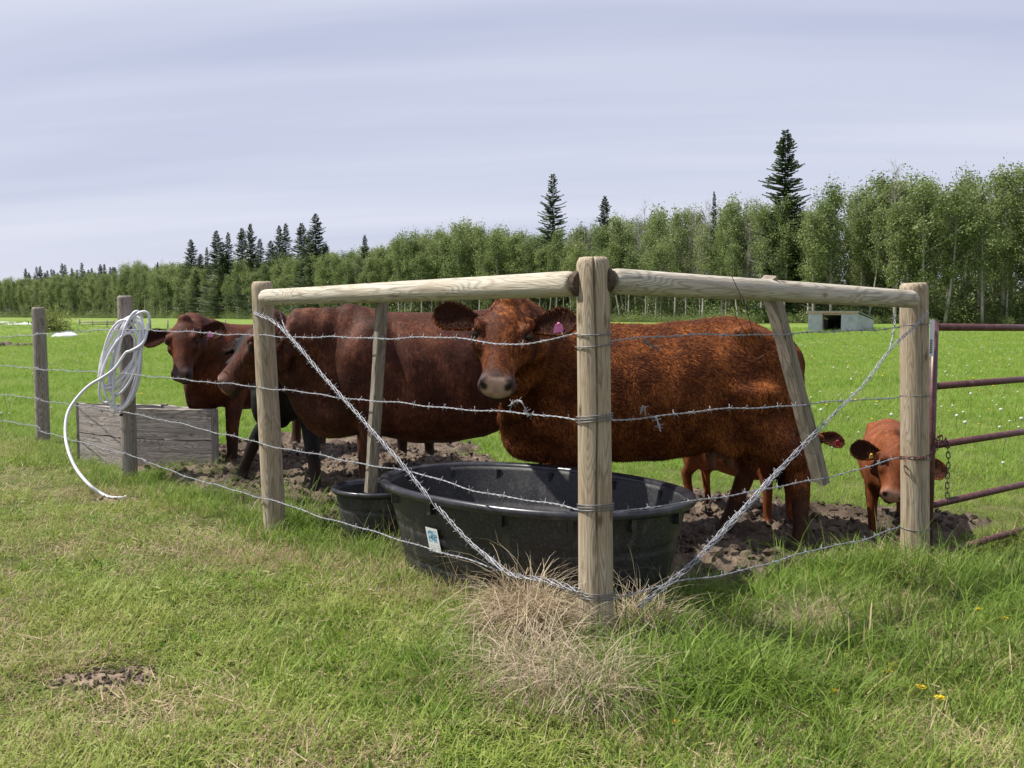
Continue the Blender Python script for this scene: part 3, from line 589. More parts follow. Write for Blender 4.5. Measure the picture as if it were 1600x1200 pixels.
def slat(name, pt, pb, w, dpt, nrm, mat, parent, seed=0):
    pt, pb = Vector(pt), Vector(pb); d = pt-pb; ln = d.length; z = d.normalized(); n_ = Vector(nrm); n_ = (n_-z*n_.dot(z)).normalized(); x = n_.cross(z)
    rng = np.random.default_rng(seed); rings = []
    for i, t in enumerate(np.linspace(0, 1, 14)):
        j = rng.normal(size=(8, 2))*.0012; c_ = [(-w/2, -dpt/2+.003), (-w/2+.003, -dpt/2), (w/2-.003, -dpt/2), (w/2, -dpt/2+.003), (w/2, dpt/2-.003), (w/2-.003, dpt/2), (-w/2+.003, dpt/2), (-w/2, dpt/2-.003)]
        sl_ = (.012 if i == 13 else 0); rings.append([(cx_+j[q][0], cy_+j[q][1], t*ln-(sl_*(cx_/w+.5))) for q, (cx_, cy_) in enumerate(c_)])
    m = MB(); m.loft(rings); o = m.build(name, mat, None); M4 = Matrix((x, n_, z)).transposed().to_4x4(); M4.translation = pb; o.matrix_world = M4; o.parent = parent; o.matrix_parent_inverse = Matrix.Translation(-parent.location); return o

lf = empty('fence', tuple(CP), 'left run of barbed wire fence with heavy corner post, peeled rail and further posts', 'fence')
rf = empty('fence', tuple(RP), 'right run of the barbed wire fence between the corner post and the gate', 'fence')
def post(px_t, py_t, px_b, py_b, Y, r, par, mat=W_POST, **kw):
    t, b_ = P(px_t, py_t, Y), P(px_b, py_b, Y); b_.z = min(b_.z, 0)-.12; return log('post', b_, t, r*1.03, r*.97, mat, par, **kw)
CY = CP.y
post(926, 402, 933, 1012, CY, .0655, lf, k=140, crack=[(-1.52, .55, 2, .045, .30), (-1.5, .1, .9, .03, .1), (-2.6, .9, 1.4, .05, .08)], seed=1, chamfer=.03)['label'] = 'thick split corner post, tallest and nearest'
post(409, 440, 431, 836, 5.84, .0635, lf, seed=2, k=64, crack=[(-1.0, .2, 1.2, .05, .08)], chamfer=.026)
post(195, 462, 203, 752, 7.8, .058, lf, W_GREY, seed=3, k=48); post(60, 480, 68, 694, 10.1, .066, lf, W_GREY, seed=4, k=48, crack=[(-1.3, .0, 2, .08, .12)])
pq = CP+dL*11.2; log('post', (pq.x, pq.y, -.1), (pq.x, pq.y, 1.2), .055, .055, W_GREY, lf)
pq = CP+dL*14.4; log('post', (pq.x, pq.y, -.1), (pq.x, pq.y, 1.2), .055, .055, W_GREY, lf)
post(1428, 442, 1431, 878, 5.22, .073, rf, seed=5, k=90, crack=[(-1.45, .1, 2, .05, .14)], chamfer=.018)
# rails: let into the corner post, lapped on the end posts
e0 = P(897, 443.5, CY+.02); e1 = P(415, 465, 5.74); rl = log('rail', e1+(e1-e0).normalized()*.02, e0, .046, .049, W_RAIL, lf, k=56, chamfer=.03, bottom=True, seed=6, crack=[(1.9, .3, .9, .04, .06)])
e2 = P(955, 439, CY+.02); e3 = P(1424, 467.5, 5.12); log('rail', e3+(e3-e2).normalized()*.02, e2, .045, .049, W_RAIL, rf, k=56, chamfer=.03, bottom=True, seed=7, crack=[(2.9, 0, 3, .05, .07)], bend=.0)
dd = (e0-e1).normalized(); log('rail_end', e0+dd*.024, e0+dd*.05, .0505, .0505, W_END, lf, chamfer=.004); dd = (e2-e3).normalized(); log('rail_end', e2+dd*.024, e2+dd*.05, .0505, .0505, W_END, rf, chamfer=.004)
nL = Vector((-dL.y*-1, 0, 0)); nL = Vector((dL.y, -dL.x, 0)); nL = nL if nL.y < 0 else -nL; nR = Vector((dR.y, -dR.x, 0)); nR = nR if nR.y < 0 else -nR
slat('slat', P(599, 441, 4.93), P(579, 769, 4.95), .036, .056, nL, W_SLAT, lf, 1)
slat('slat', P(1199, 433, 4.42), P(1283, 753, 4.66), .040, .088, nR.lerp(Vector((-.79, -.61, 0)), .25), W_SLAT, rf, 2)
def onL(px, h):      # point on the left fence line seen at column px, height h
    a = (px-800)/FPX/cp; t = (a*CP.y-CP.x)/(dL.x-a*dL.y); q = CP+dL*t; return Vector((q.x, q.y, h))
def onLy(px, py, o_=-.07, line=0):
    A, d, n_ = ((CP, dL, nL), (CP, dR, nR))[line]; r_ = ray(px, py); A2 = A-n_*o_   # fence plane shifted by o_ towards the pasture
    t = A2.dot(n_)/((r_.x*n_.x+r_.y*n_.y)); return Vector((r_.x*t, r_.y*t, HCAM+r_.z*t))
def wireL(pxs): return [onLy(px, py, -.066) for px, py in pxs]
def wireR(pxs): return [onLy(px, py, -.068, 1) for px, py in pxs]
LW = [[(-260, 545), (0, 527), (62, 522), (190, 515), (395, 524), (500, 527), (610, 528), (690, 528), (745, 532), (812, 538), (850, 532), (905, 522)],
      [(-260, 552), (0, 571), (62, 577), (190, 584), (415, 606), (500, 617), (620, 630), (740, 640), (830, 648), (905, 656)],
      [(-260, 590), (0, 616), (66, 626), (215, 648), (410, 693), (455, 703), (620, 734), (660, 742), (740, 765), (810, 780), (860, 788), (906, 797)],
      [(-260, 622), (0, 657), (68, 675), (215, 715), (225, 720), (310, 750), (418, 780), (500, 806), (600, 836), (700, 865), (800, 898), (850, 908), (906, 926)]]
RW = [[(955, 531), (1010, 527), (1100, 524), (1250, 521), (1330, 517), (1405, 512)], [(955, 656), (1040, 649), (1130, 640), (1230, 634), (1330, 626), (1405, 620)],
      [(958, 800), (1000, 797), (1050, 788), (1150, 772), (1250, 755), (1330, 736), (1405, 716)], [(958, 936), (1000, 925), (1050, 911), (1120, 900), (1200, 880), (1290, 856), (1350, 842), (1405, 824)]]
for i, q in enumerate(LW): barbed('barbed_wire', wireL(q), lf, M_WIRE, seed=10+i, amp=.006)
for i, q in enumerate(RW): barbed('barbed_wire', wireR(q), rf, M_WIRE, seed=20+i, amp=.005)
def cpz(py, Y=CY): return P(930, py, Y-.065).z
for i, (py, r_) in enumerate(((522, .067), (541, .067), (656, .067), (797, .068), (936, .069))):
    px_ = 926+(py-402)*(7/610.); c_ = P(px_, py, CY); c_.z = cpz(py); wrapring(c_, r_, lf, M_OLDWIRE, seed=i, turns=1 if i < 2 else 3, gapz=.008 if i < 2 else .022)
for i, py in enumerate((509, 621, 719, 829)):
    c_ = P(1429.5, py, 5.22); c_.z = P(1430, py, 5.15).z; wrapring(c_, .0735, rf, M_OLDWIRE, seed=9+i, turns=1, gapz=.01)
# twisted braces
barbed('brace_wire', [onLy(398, 488, -.08), onLy(440, 512, -.09), onLy(500, 582, -.09), onLy(575, 665, -.09), onLy(650, 752, -.09), onLy(725, 838, -.09), onLy(800, 900, -.08)], lf, M_WIRE, seed=31, amp=.002, strands=4, off=.0075, r=.0018, pitch=.24, gap=.042, bs=1.2)
barbed('brace_wire', [onLy(437, 487, -.03), onLy(445, 512, -.06), onLy(468, 545, -.08)], lf, M_WIRE, seed=32, amp=.002, gap=.05)
barbed('brace_wire', [onLy(760, 870, -.09), onLy(800, 897, -.09), onLy(850, 906, -.08), onLy(906, 924, -.07)], lf, M_WIRE, seed=33, amp=.003, strands=3, off=.008, pitch=.2, gap=.06)
barbed('brace_wire', [onLy(1450, 487, -.09, 1), onLy(1425, 515, -.085, 1), onLy(1392, 545, -.08, 1), onLy(1350, 600, -.08, 1), onLy(1290, 660, -.09, 1)], rf, M_WIRE, seed=34, amp=.0015, strands=3, off=.006, r=.0022, pitch=.2, gap=.3)
barbed('brace_wire', [onLy(1400, 486, -.02, 1), onLy(1396, 520, -.05, 1), onLy(1390, 548, -.08, 1)], rf, M_WIRE, seed=35, amp=.001, gap=.05, strands=2, off=.004)
barbed('brace_wire', [onLy(1290, 660, -.09, 1), onLy(1215, 738, -.09, 1), onLy(1130, 832, -.08, 1), onLy(1060, 900, -.08, 1), onLy(998, 948, -.08, 1)], rf, M_WIRE, seed=36, amp=.002, strands=4, off=.0095, r=.0019, pitch=.3, gap=.06, bs=1.2)
barbed('brace_wire', [onLy(1225, 728, -.08, 1), onLy(1160, 795, -.07, 1), onLy(1100, 862, -.08, 1)], rf, M_WIRE, seed=37, amp=.003, strands=3, off=.008, pitch=.17, gap=.05, bs=1.1)
barbed('wire_end', [onLy(745+62, 640, -.07), onLy(795, 634, -.09), onLy(812, 626, -.12), onLy(824, 644, -.10), onLy(830, 648, -.07)][1:], lf, M_WIRE, seed=38, amp=.001, gap=.06)
barbed('wire_end', [onLy(1003, 530, -.08, 1), onLy(1015, 538, -.12, 1), onLy(1027, 544, -.14, 1)], rf, M_OLDWIRE, seed=39, amp=0, gap=.03)
barbed('wire_end', [onLy(1024, 652, -.08, 1), onLy(1028, 660, -.1, 1), onLy(1032, 674, -.12, 1)], rf, M_WIRE, seed=40, amp=0, gap=.03)
barbed('wire_end', [onLy(1000, 648, -.08, 1), onLy(1005, 634, -.09, 1), onLy(1009, 650, -.08, 1)], rf, M_WIRE, seed=41, amp=0, gap=.08)
for i, q in enumerate(([(1142, 428), (1147, 440), (1158, 462), (1155, 478), (1148, 492), (1160, 512), (1172, 530), (1178, 545)], [(1160, 462), (1166, 480), (1178, 528)], [(1166, 543), (1177, 562), (1185, 560), (1194, 554)])):
    m = MB(); m.tube([onLy(a_, b_, -.07-.02*(a_ < 1150), 1) for a_, b_ in q], .0018, 5); o = m.build('loose_wire', M_RUST, rf, True); o.matrix_parent_inverse = Matrix.Translation(-rf.location)
# staples / insulator on posts
m = MB(); m.ball(P(189, 648, 7.73), (.013, .013, .013), nu=10, nv=6); tag(m.build('insulator', M_BLACK, None, True), 'small round black knob fixed on the post under the hose', 'knob')

# ------------------------------------------------------------------ gate and chain
gate = empty('gate', (2.30, 5.33, 0), 'dark maroon tubular steel farm gate right of the right fence post', 'gate')
gs = P(1458, 600, 5.32); gs.z = 0; dG = dR
def gp(t, z): return Vector((gs.x+dG.x*t, gs.y+dG.y*t, z))
def gtube(name, pts, r, k=14):
    m = MB(); m.tube(pts, r, k); o = m.build(name, M_GATE, gate, True); o.matrix_parent_inverse = Matrix.Translation(-gate.location); return o
gh = [1.222, .905, .585, .26, -.02]
gtube('upright', [gp(0, -.04), gp(0, 1.255)], .0205); gtube('upright', [gp(3.6, -.04), gp(3.6, 1.24)], .0205)
for i, h in enumerate(gh): gtube('rail', [gp(.02, h), gp(1.2, h-(.004 if i else .012)), gp(3.58, h)], .0195 if i else .0205)
m = MB(); m.box((0, 0, 0), (.014, .0006, .098)); st = m.build('sticker', plain('white_sticker', (.66, .68, .72), .4, 0, .4, .04)); c_ = P(1456, 528, 5.29); st.location = c_; st.rotation_euler = (0, 0, .15)
st.parent = gate; st.matrix_parent_inverse = Matrix.Translation(-gate.location)
for k in range(8): m = MB(); m.box((-.004, -.0018, -.012-k*.0095), (.007, .0006, .0024)); o = m.build('printed_mark', M_BLACK, st)
fc = bpy.data.curves.new('lettering', 'FONT'); fc.body = 'TITOGINE'; fc.size = .04; fc.extrude = .0004; fc.space_character = 1.15; fo = bpy.data.objects.new('lettering', fc); COL.objects.link(fo)
dg = bpy.context.evaluated_depsgraph_get(); fm = bpy.data.meshes.new_from_object(fo.evaluated_get(dg)); bpy.data.objects.remove(fo); fm.materials.clear(); fm.materials.append(plain('white_print', (.55, .55, .56), .5))
lo = link('lettering', fm, gate); lp = onLy(1533, 517, -.03, 1); lo.matrix_world = Matrix.Translation(gp((P(1533, 510, 5.7)-gs).xy.length*.99, gh[0]-.016)+nR*.023)@Matrix.Rotation(math.atan2(dG.y, dG.x), 4, 'Z')@Matrix.Rotation(math.pi/2, 4, 'X'); lo.parent = gate; lo.matrix_parent_inverse = Matrix.Translation(-gate.location)
chain = empty('chain', tuple(P(1470, 690, 5.3)), 'rusty chain round the right fence post and the gate, one end hanging down', 'chain')
M_CHAIN = plain('rusty_chain', (.13, .06, .055), .6, .5, .4, .5, 80); M_CHAIN2 = plain('dark_chain', (.10, .095, .09), .5, .6, .4, .4, 80)
lm = MB(); q = []
for i in range(16): a = i/16*2*math.pi; q.append((math.copysign(.0105, math.cos(a))+.0075*math.cos(a), .0085*math.sin(a), 0))
lm.tube(q, .0028, 6, closed=True); LINKM = [lm.mesh('chain_link', [mm], True) for mm in (M_CHAIN, M_CHAIN2)]
cpath = [P(1403, 716, 5.19), P(1412, 715, 5.135), P(1428, 716, 5.125), P(1444, 715, 5.15), P(1456, 709, 5.21), P(1463, 700, 5.27), P(1464, 690, 5.27), P(1468, 680, 5.3), P(1472, 686, 5.31), P(1466, 697, 5.28), P(1474, 692, 5.29), P(1478, 684, 5.3), P(1481, 700, 5.3), P(1482, 725, 5.3), P(1480, 755, 5.3), P(1481, 792, 5.3)]
cq = wire_path(smoothpath(cpath, 6), .0255)
path = [cq[0]]
for p in wire_path(smoothpath(cpath, 6), .003):
    if (p-path[-1]).length >= .026: path.append(p)
for i in range(len(path)-1):
    o = link('link', LINKM[0 if i < len(path)*.62 else 1]); d = (path[i+1]-path[i]).normalized(); qt = d.to_track_quat('X', 'Z'); o.rotation_mode = 'QUATERNION'; o.rotation_quaternion = qt@Matrix.Rotation(math.pi/2*(i % 2)+.4, 4, 'X').to_quaternion()
    o.location = (path[i]+path[i+1])/2; o.parent = chain; o.matrix_parent_inverse = Matrix.Translation(-chain.location)

# ------------------------------------------------------------------ tanks
def tank(name, c, a, b_, rot, h, rim, mat, rimmat, label, taper=.86, kk=96, bands=(.30, .62), lugs=0, n=2.4):
    o = empty(name, (c[0], c[1], gzf(*c)-.03), label, 'water tank', None, rot); t = np.linspace(0, 2*np.pi, kk, endpoint=False)
    sx_ = np.sign(np.cos(t))*np.abs(np.cos(t))**(2/n); sy_ = np.sign(np.sin(t))*np.abs(np.sin(t))**(2/n)
    def ring(s, z, wob=0): 
        w_ = 1+wob*(np.cos(t*12) > 0)*.2; return np.stack([sx_*(a-s)*w_, sy_*(b_-s)*w_, np.full(kk, z)], 1)
    zs = []; top = h-rim*.5
    for f in np.linspace(0, 1, 31):
        z = f*top; s = (1-f)*(1-taper)*b_+rim*.9
        for bd in bands:
            if abs(f-bd) < .018: s += .008
        zs.append(ring(s, z, .012 if f < .82 else 0))
    inner = [ring((1-f)*(1-taper)*b_+rim*.9+.012+(.010 if f < .55 else 0), .03+f*(top-.03)) for f in np.linspace(1, 0, 24)]
    m = MB(); m.loft(zs+inner, cap=False); bot = inner[-1]; m.add(np.vstack([bot, bot.mean(0)]), T=[(kk, i, (i+1) % kk) for i in range(kk)]); body = m.build('body', mat, o, True)
    m = MB(); prof = [(0, h), (rim*.35, h+.004), (rim*.95, h-.001), (rim*1.2, h-.012), (rim*1.2, top-.01), (rim*.75, top-.02), (rim*.45, top-.018), (rim*.3, h-rim*.95), (0, h-rim*.9), (-rim*.12, h-rim*.45)]
    rings = np.array([ring(s, z) for s, z in prof]).transpose(1, 0, 2); k2 = len(prof); V = rings.reshape(-1, 3); i = np.arange(kk)[:, None]; j = np.arange(k2)[None]; m.add(V, Q=np.stack([i*k2+j, i*k2+(j+1) % k2, ((i+1) % kk)*k2+(j+1) % k2, ((i+1) % kk)*k2+j], -1).reshape(-1, 4)[:, ::-1]); m.build('rim', rimmat, o, True)
    for q in range(lugs):
        ta = q/lugs*2*math.pi+.1; x, y = (a-rim*1.1)*math.copysign(abs(math.cos(ta))**(2/n), math.cos(ta)), (b_-rim*1.1)*math.copysign(abs(math.sin(ta))**(2/n), math.sin(ta)); mm_ = MB(); Mz = Matrix.Rotation(ta, 3, 'Z'); mm_.box((x, y, h-rim*1.7), (.02, .012, .03), Mz); mm_.build('lug', rimmat, o)
    return o
TC = (.085, 4.79); TR = math.atan2(.70, -.70)
tk = tank('stock_tank', TC, .845, .565, TR+.03, .505, .036, M_TANK, M_RIM, 'large oval black plastic stock tank in the fence corner under the big red cow', lugs=14, taper=.80, n=2.25)
m = MB()
# foot ring print: data sticker on the sunny side
def tank_pt(px, py, push=0.):
    r_ = ray(px, py); best = None
    return r_
M_ST = Mat('tank_sticker', .4, .4); v_ = M_ST.coords('Object'); sep = M_ST.n('ShaderNodeSeparateXYZ', i_0=v_)
art = M_ST.noise(M_ST.coords('Object', (1, 1, 1.6)), 45, 3, .6, 1.); colr = M_ST.ramp(art, [(.38, (.03, .10, .15)), (.47, (.12, .32, .48)), (.56, (.45, .60, .74)), (.66, (.80, .86, .92))])
inz = M_ST.math('MULTIPLY', M_ST.math('GREATER_THAN', sep.outputs[2], -.012), M_ST.math('LESS_THAN', sep.outputs[2], .046)); inx = M_ST.math('LESS_THAN', M_ST.math('ABSOLUTE', sep.outputs[0]), .034)
txt = M_ST.math('MULTIPLY', M_ST.math('GREATER_THAN', M_ST.math('SINE', M_ST.math('MULTIPLY', sep.outputs[2], 620.)), .55), M_ST.math('LESS_THAN', sep.outputs[2], -.02)); txt = M_ST.math('MULTIPLY', txt, M_ST.math('MULTIPLY', inx, M_ST.math('GREATER_THAN', M_ST.noise(M_ST.coords('Object', (1, 1, .1)), 220, 2), .45)))
M_ST.color(M_ST.mix(M_ST.math('MULTIPLY', txt, .6), M_ST.mix(M_ST.math('MULTIPLY', inz, inx), (.78, .79, .80), colr), (.15, .2, .3)))
bpy.context.view_layer.update(); dg = bpy.context.evaluated_depsgraph_get()
def hit(o, px, py):
    Mi = o.matrix_world.inverted(); og = Mi@Vector((0, 0, HCAM)); d = (Mi.to_3x3()@ray(px, py)).normalized(); ok, lc, nn, _ = o.ray_cast(og, d); return (o.matrix_world@lc, (o.matrix_world.to_3x3()@nn).normalized()) if ok else (None, None)
tb = [c for c in tk.children if c.name.startswith('body')][0]
hp, hn = hit(tb, 681, 842)
if hp:
    m = MB(); sw, sh = .044, .060; g = [(-sw+2*sw*i/6) for i in range(7)]
    V = [(x, -.001, z) for z in (-sh, sh) for x in g]; m.add(V, Q=[(i, i+1, i+8, i+7) for i in range(6)]); st2 = m.build('sticker', M_ST.m)
    yv = hn; zv = (Vector((0, 0, 1))-yv*yv.z).normalized(); xv = zv.cross(-yv)*-1; M4 = Matrix((-xv, -yv, zv)).transposed().to_4x4()
    if M4.determinant() < 0: M4 = Matrix((xv, -yv, zv)).transposed().to_4x4()
    M4.translation = hp+hn*.014; st2.matrix_world = M4; st2.parent = tk; st2.matrix_parent_inverse = tk.matrix_world.inverted()
tank('water_tub', (-.755, 5.72), .285, .285, 0, .335, .026, M_TANK, M_RIM, 'small round black plastic tub behind the slat, left of the large stock tank', taper=.85, kk=72, bands=(.7,), n=2)

# ------------------------------------------------------------------ plank trough box and hose
Cc, Rr_, Ll = Vector((-3.28, 8.38, 0)), Vector((-2.46, 8.20, 0)), Vector((-3.86, 8.86, 0)); Bk = Ll+(Rr_-Cc)
bx = empty('plank_box', tuple(Cc), 'weathered grey wooden box of wide planks behind the hose post', 'box')
def plank(a, b_, z0, z1, th, sd):
    d = (b_-a); ln = d.length; u = d.normalized(); n_ = Vector((u.y, -u.x, 0)); rng = np.random.default_rng(sd); m = MB(); rings = []
    hh = (z1-z0)/2-.004
    for t in np.linspace(0, ln, 10):
        j = rng.normal(size=4)*.0035; rings.append([(-th/2, -hh+j[0], t), (th/2, -hh+j[1], t), (th/2+j[3]*.3, 0, t), (th/2, hh+j[2], t), (-th/2, hh+j[3], t), (-th/2, 0, t)])
    m.loft(rings); o = m.build('plank', W_BOX, None); M4 = Matrix((n_, Vector((0, 0, 1)), -u if n_.cross(Vector((0, 0, 1))).dot(u) < 0 else u)).transposed().to_4x4()
    if n_.cross(Vector((0, 0, 1))).dot(u) < 0: M4 = Matrix((-n_, Vector((0, 0, 1)), u)).transposed().to_4x4()
    M4.translation = a+Vector((0, 0, (z0+z1)/2)); o.matrix_world = M4; o.parent = bx; o.matrix_parent_inverse = Matrix.Translation(-bx.location)
sd = 0
for a, b_, off in ((Cc, Rr_, 0), (Ll, Cc, 0), (Bk, Ll, 0), (Rr_, Bk, 0)):
    u = (b_-a).normalized()
    for z0, z1 in ((-.05, .255), (.257, .515)): sd += 1; plank(a+u*.022, b_-u*.022, z0, z1, .042, sd)
for p in (Cc, Rr_, Ll, Bk): m = MB(); m.box((p.x, p.y, .235), (.024, .024, .285)); o = m.build('corner_stud', W_BOX, bx); o.matrix_parent_inverse = Matrix.Translation(-bx.location)
hose = MB(); HY = 7.8
def hloop(cx_, cy_, a, b_, tilt, y0, y1, n=44, sq=0.):
    q = []
    for i in range(n):
        t = i/n*2*math.pi; x, y = a*math.cos(t), b_*math.sin(t)*(1+sq*math.cos(t)); X = x*math.cos(tilt)-y*math.sin(tilt); Y = x*math.sin(tilt)+y*math.cos(tilt); q.append(P(cx_+X, cy_-Y, y0+(y1-y0)*(.5+.5*math.sin(t))))
    return q
HL = [(194, 545, 67, 21, 1.02, 7.70, 7.66), (190, 552, 62, 27, 1.18, 7.68, 7.72), (197, 560, 60, 20, 1.25, 7.66, 7.70), (188, 562, 50, 19, 1.08, 7.64, 7.69), (190, 570, 70, 30, 1.50, 7.70, 7.65), (197, 568, 72, 21, 1.44, 7.65, 7.71), (200, 563, 78, 18, 1.38, 7.72, 7.64), (183, 575, 58, 20, 1.2, 7.69, 7.63)]
for l_ in HL: hose.tube(hloop(*l_), .0105, 9, closed=True)
tail = [P(232, 505, 7.7), P(224, 535, 7.64), P(205, 548, 7.62), P(196, 552, 7.62), P(180, 575, 7.6), P(160, 590, 7.58), P(140, 602, 7.55), P(120, 622, 7.5), P(106, 645, 7.42), P(102, 675, 7.32), P(107, 705, 7.2), P(120, 734, 7.1), P(140, 758, 7.0)]
tail += [G(158, 771, .03), G(172, 777, .015), G(190, 778, .012), G(197, 776, .012)]
hose.tube(smoothpath(tail, 8), .0115, 9)
tag(hose.build('garden_hose', M_HOSE, None, True), 'coiled white garden hose hung on the second fence post, its end trailing to the ground', 'hose')

# ------------------------------------------------------------------ cattle
def coatmat(name, dark, mid, light, rough=.68):
    M = Mat(name, rough, .18); v = M.coords('World'); at = M.attr('paint'); k = at.outputs['Color']; w_ = M.attr('pw').outputs['Fac']
    a = M.noise(v, 5, 5, .65); b_ = M.noise(M.coords('World', (1, 1, .35)), 60, 4, .7, .5)
    f = M.math('ADD', M.math('MULTIPLY', a, .55), M.math('MULTIPLY', b_, .45)); c = M.ramp(f, [(.36, dark), (.5, mid), (.64, light)])
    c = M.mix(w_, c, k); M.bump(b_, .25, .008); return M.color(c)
def hairmat(name, dark, mid, light):
    M = Mat(name, .75, .12); at = M.attr('paint'); rn = M.attr('rnd').outputs['Fac']; v = M.coords('World'); a = M.noise(v, 7, 4, .65)
    c = M.ramp(M.math('ADD', M.math('MULTIPLY', rn, .72), M.math('MULTIPLY', a, .28)), [(.22, dark), (.55, mid), (.92, light)]); c = M.mix(M.attr('pw').outputs['Fac'], c, at.outputs['Color']); return M.color(c)
def coat(name, d, m_, l_): return coatmat(name+'_coat', d, m_, l_), hairmat(name+'_hair', [x*.9 for x in d], m_, [min(1, x*1.15) for x in l_])
C_RED = coat('red', (.026, .006, .002), (.085, .020, .005), (.40, .135, .034)); C_BULL = coat('mahogany', (.018, .006, .0035), (.056, .017, .009), (.17, .058, .029))
C_RED2 = coat('dark_red', (.026, .007, .0035), (.075, .019, .008), (.16, .044, .017)); C_BLK = coat('black', (.003, .003, .003), (.006, .005, .005), (.012, .011, .010)); C_CALF = coat('calf', (.07, .019, .006), (.155, .043, .013), (.29, .095, .03))
M_EYE = plain('dark_eye', (.012, .008, .006), .08, 0, .6, .1); M_NOS = plain('nostril', (.01, .006, .006), .5); M_EARIN = plain('ear_inside', (.035, .014, .009), .9, 0, .1, .5, 60); M_UD = plain('udder_skin', (.20, .085, .05), .6, 0, .3, .25, 12)
TRUNK = [(-.86, 1.05, .86, .10), (-.83, 1.11, .78, .17), (-.76, 1.18, .69, .225), (-.62, 1.262, .60, .275), (-.45, 1.315, .56, .30), (-.25, 1.285, .50, .325), (0, 1.262, .465, .345), (.25, 1.262, .47, .335), (.45, 1.285, .50, .29), (.60, 1.295, .52, .25), (.75, 1.225, .56, .20), (.83, 1.13, .62, .15), (.88, 1.03, .70, .09)]
def cattle(name, C, head, scale, poll, muzzle, mats, label, feet={}, girth=1., belly=0., vox=.017, hw=1., hscale=1., face=(0, -.8, .55), ears=((1, .0, .1), (-1, .0, .1)), tags=(), hair=60000, hl=.022, neckr=(.25, .16), dew=1., bull=False, noseC=(.40, .27, .21), noseRing=(.06, .045, .045), udder=False, tail=True, group=None, cat='cow', legc=None, eartag=None, neckdrop=0.):
    coatM, hairM = mats; C = np.array(C, float); f = np.array(head, float); f /= np.linalg.norm(f); f3 = np.array([f[0], f[1], 0]); l3 = np.array([-f[1], f[0], 0]); z3 = np.array([0, 0, 1.]); g0 = gzf(C[0], C[1])
    W = lambda x, y, z: np.array([C[0], C[1], g0])+(f3*x+l3*y+z3*z)*scale
    m = MB(); k = 22; t = np.linspace(0, 2*np.pi, k, endpoint=False); rings = []
    for x, top, bot, w_ in TRUNK:
        bot = bot-belly*max(0, 1-((x-.0)/.8)**2); zc = (top+bot)/2; hz = (top-bot)/2; w_ *= girth
        sx_ = np.sign(np.cos(t))*np.abs(np.cos(t))**.88; sz_ = np.sign(np.sin(t))*np.abs(np.sin(t))**.92
        wz = np.where(sz_ > 0, 1-.22*sz_**2, 1-.12*sz_**2); rings.append([W(x, w_*a*q, zc+hz*b_) for a, b_, q in zip(sx_, sz_, wz)])
    m.loft(rings); B3 = np.stack([f3, l3, z3], 1)
    def eb(x, y, z, rx, ry, rz, rot=0.):
        Mx = B3@np.array(Matrix.Rotation(rot, 3, 'Y')); m.ball(W(x, y, z), np.array([rx, ry, rz])*scale, Mx)
    for s in (1, -1):
        eb(-.60, .172*s*girth, .88, .24, .112, .36, .12); eb(-.46, .225*s*girth, 1.215, .10, .05, .05); eb(-.80, .10*s, 1.08, .06, .06, .07)
        eb(.56, .185*s*girth, .90, .17, .095, .32, -.25); eb(.50, .175*s, .70, .12, .085, .15); eb(-.40, .20*s*girth, .66, .13, .07, .16)
    eb(.62, 0, 1.22, .16, .10, .10); eb(.80, 0, .62, .15, .12, .15) if bull else eb(.72, 0, .62, .12, .10, .10)
    if bull: eb(.62, 0, 1.15, .24, .14, .13); eb(.66, 0, .62, .24, .18, .16)
    def sweep(pts, rad, k_=14): m.tube(smoothpath(pts, 5), np.interp(np.linspace(0, 1, (len(pts)-1)*5+1), np.linspace(0, 1, len(rad)), rad), k_)
    footpos = {}
    for nm, x, s in (('fl', .52, 1), ('fr', .52, -1), ('hl', -.70, 1), ('hr', -.70, -1)):
        ft = feet.get(nm); y = .165*s
        fx, fy = ((np.array(ft)-C)@np.array([f3[:2], l3[:2]]).T)/scale if ft is not None else (x, y)
        fz = (gzf(*(W(fx, fy, 0)[:2]))-g0)/scale+.01
        if x > 0:
            ex, ey = x-.02, .18*s; kx, ky = ex*.45+fx*.55+.015, ey*.45+fy*.55; sweep([W(ex, ey, .82), W(ex, ey, .64), W(kx, ky, .40), W(fx*.85+kx*.15, fy*.85+ky*.15, .15), W(fx+.005, fy, fz+.075), W(fx+.02, fy, fz+.02)], np.array([.115, .098, .060, .046, .047, .050])*scale)
            m.ball(W(kx, ky, .385), np.array([.062, .058, .065])*scale)
        else:
            ex, ey = -.50, .19*s; hx, hy = (-.735+(fx+.70)*.55), ey*.4+fy*.6; sweep([W(ex, ey, .92), W(ex-.02, ey, .70), W(hx+.07, hy, .535), W(hx, hy, .43), W(fx*.75+hx*.25+.0, fy*.8+hy*.2, .17), W(fx+.005, fy, fz+.075), W(fx+.02, fy, fz+.02)], np.array([.20, .155, .085, .062, .046, .048, .050])*scale)
            m.ball(W(hx-.03, hy, .45), np.array([.05, .045, .07])*scale)
        p_ = W(fx+.028, fy, fz); footpos[nm] = p_
        for q in (1, -1): m.tube([p_+l3*.024*q*scale+z3*.055*scale, p_+l3*.026*q*scale+f3*.02*scale+z3*.002], np.array([.034, .042])*scale, 10)
    # head frame
    poll, muz = np.array(poll, float), np.array(muzzle, float); u = muz-poll; Lh = np.linalg.norm(u); u /= Lh; v = np.array(face, float); v -= u*v.dot(u); v /= np.linalg.norm(v); w3 = np.cross(u, v); kx = Lh/.50; ws = hw*hscale
    Hd = lambda t_, a, b_: poll+u*t_*kx+w3*a*ws+v*b_*ws
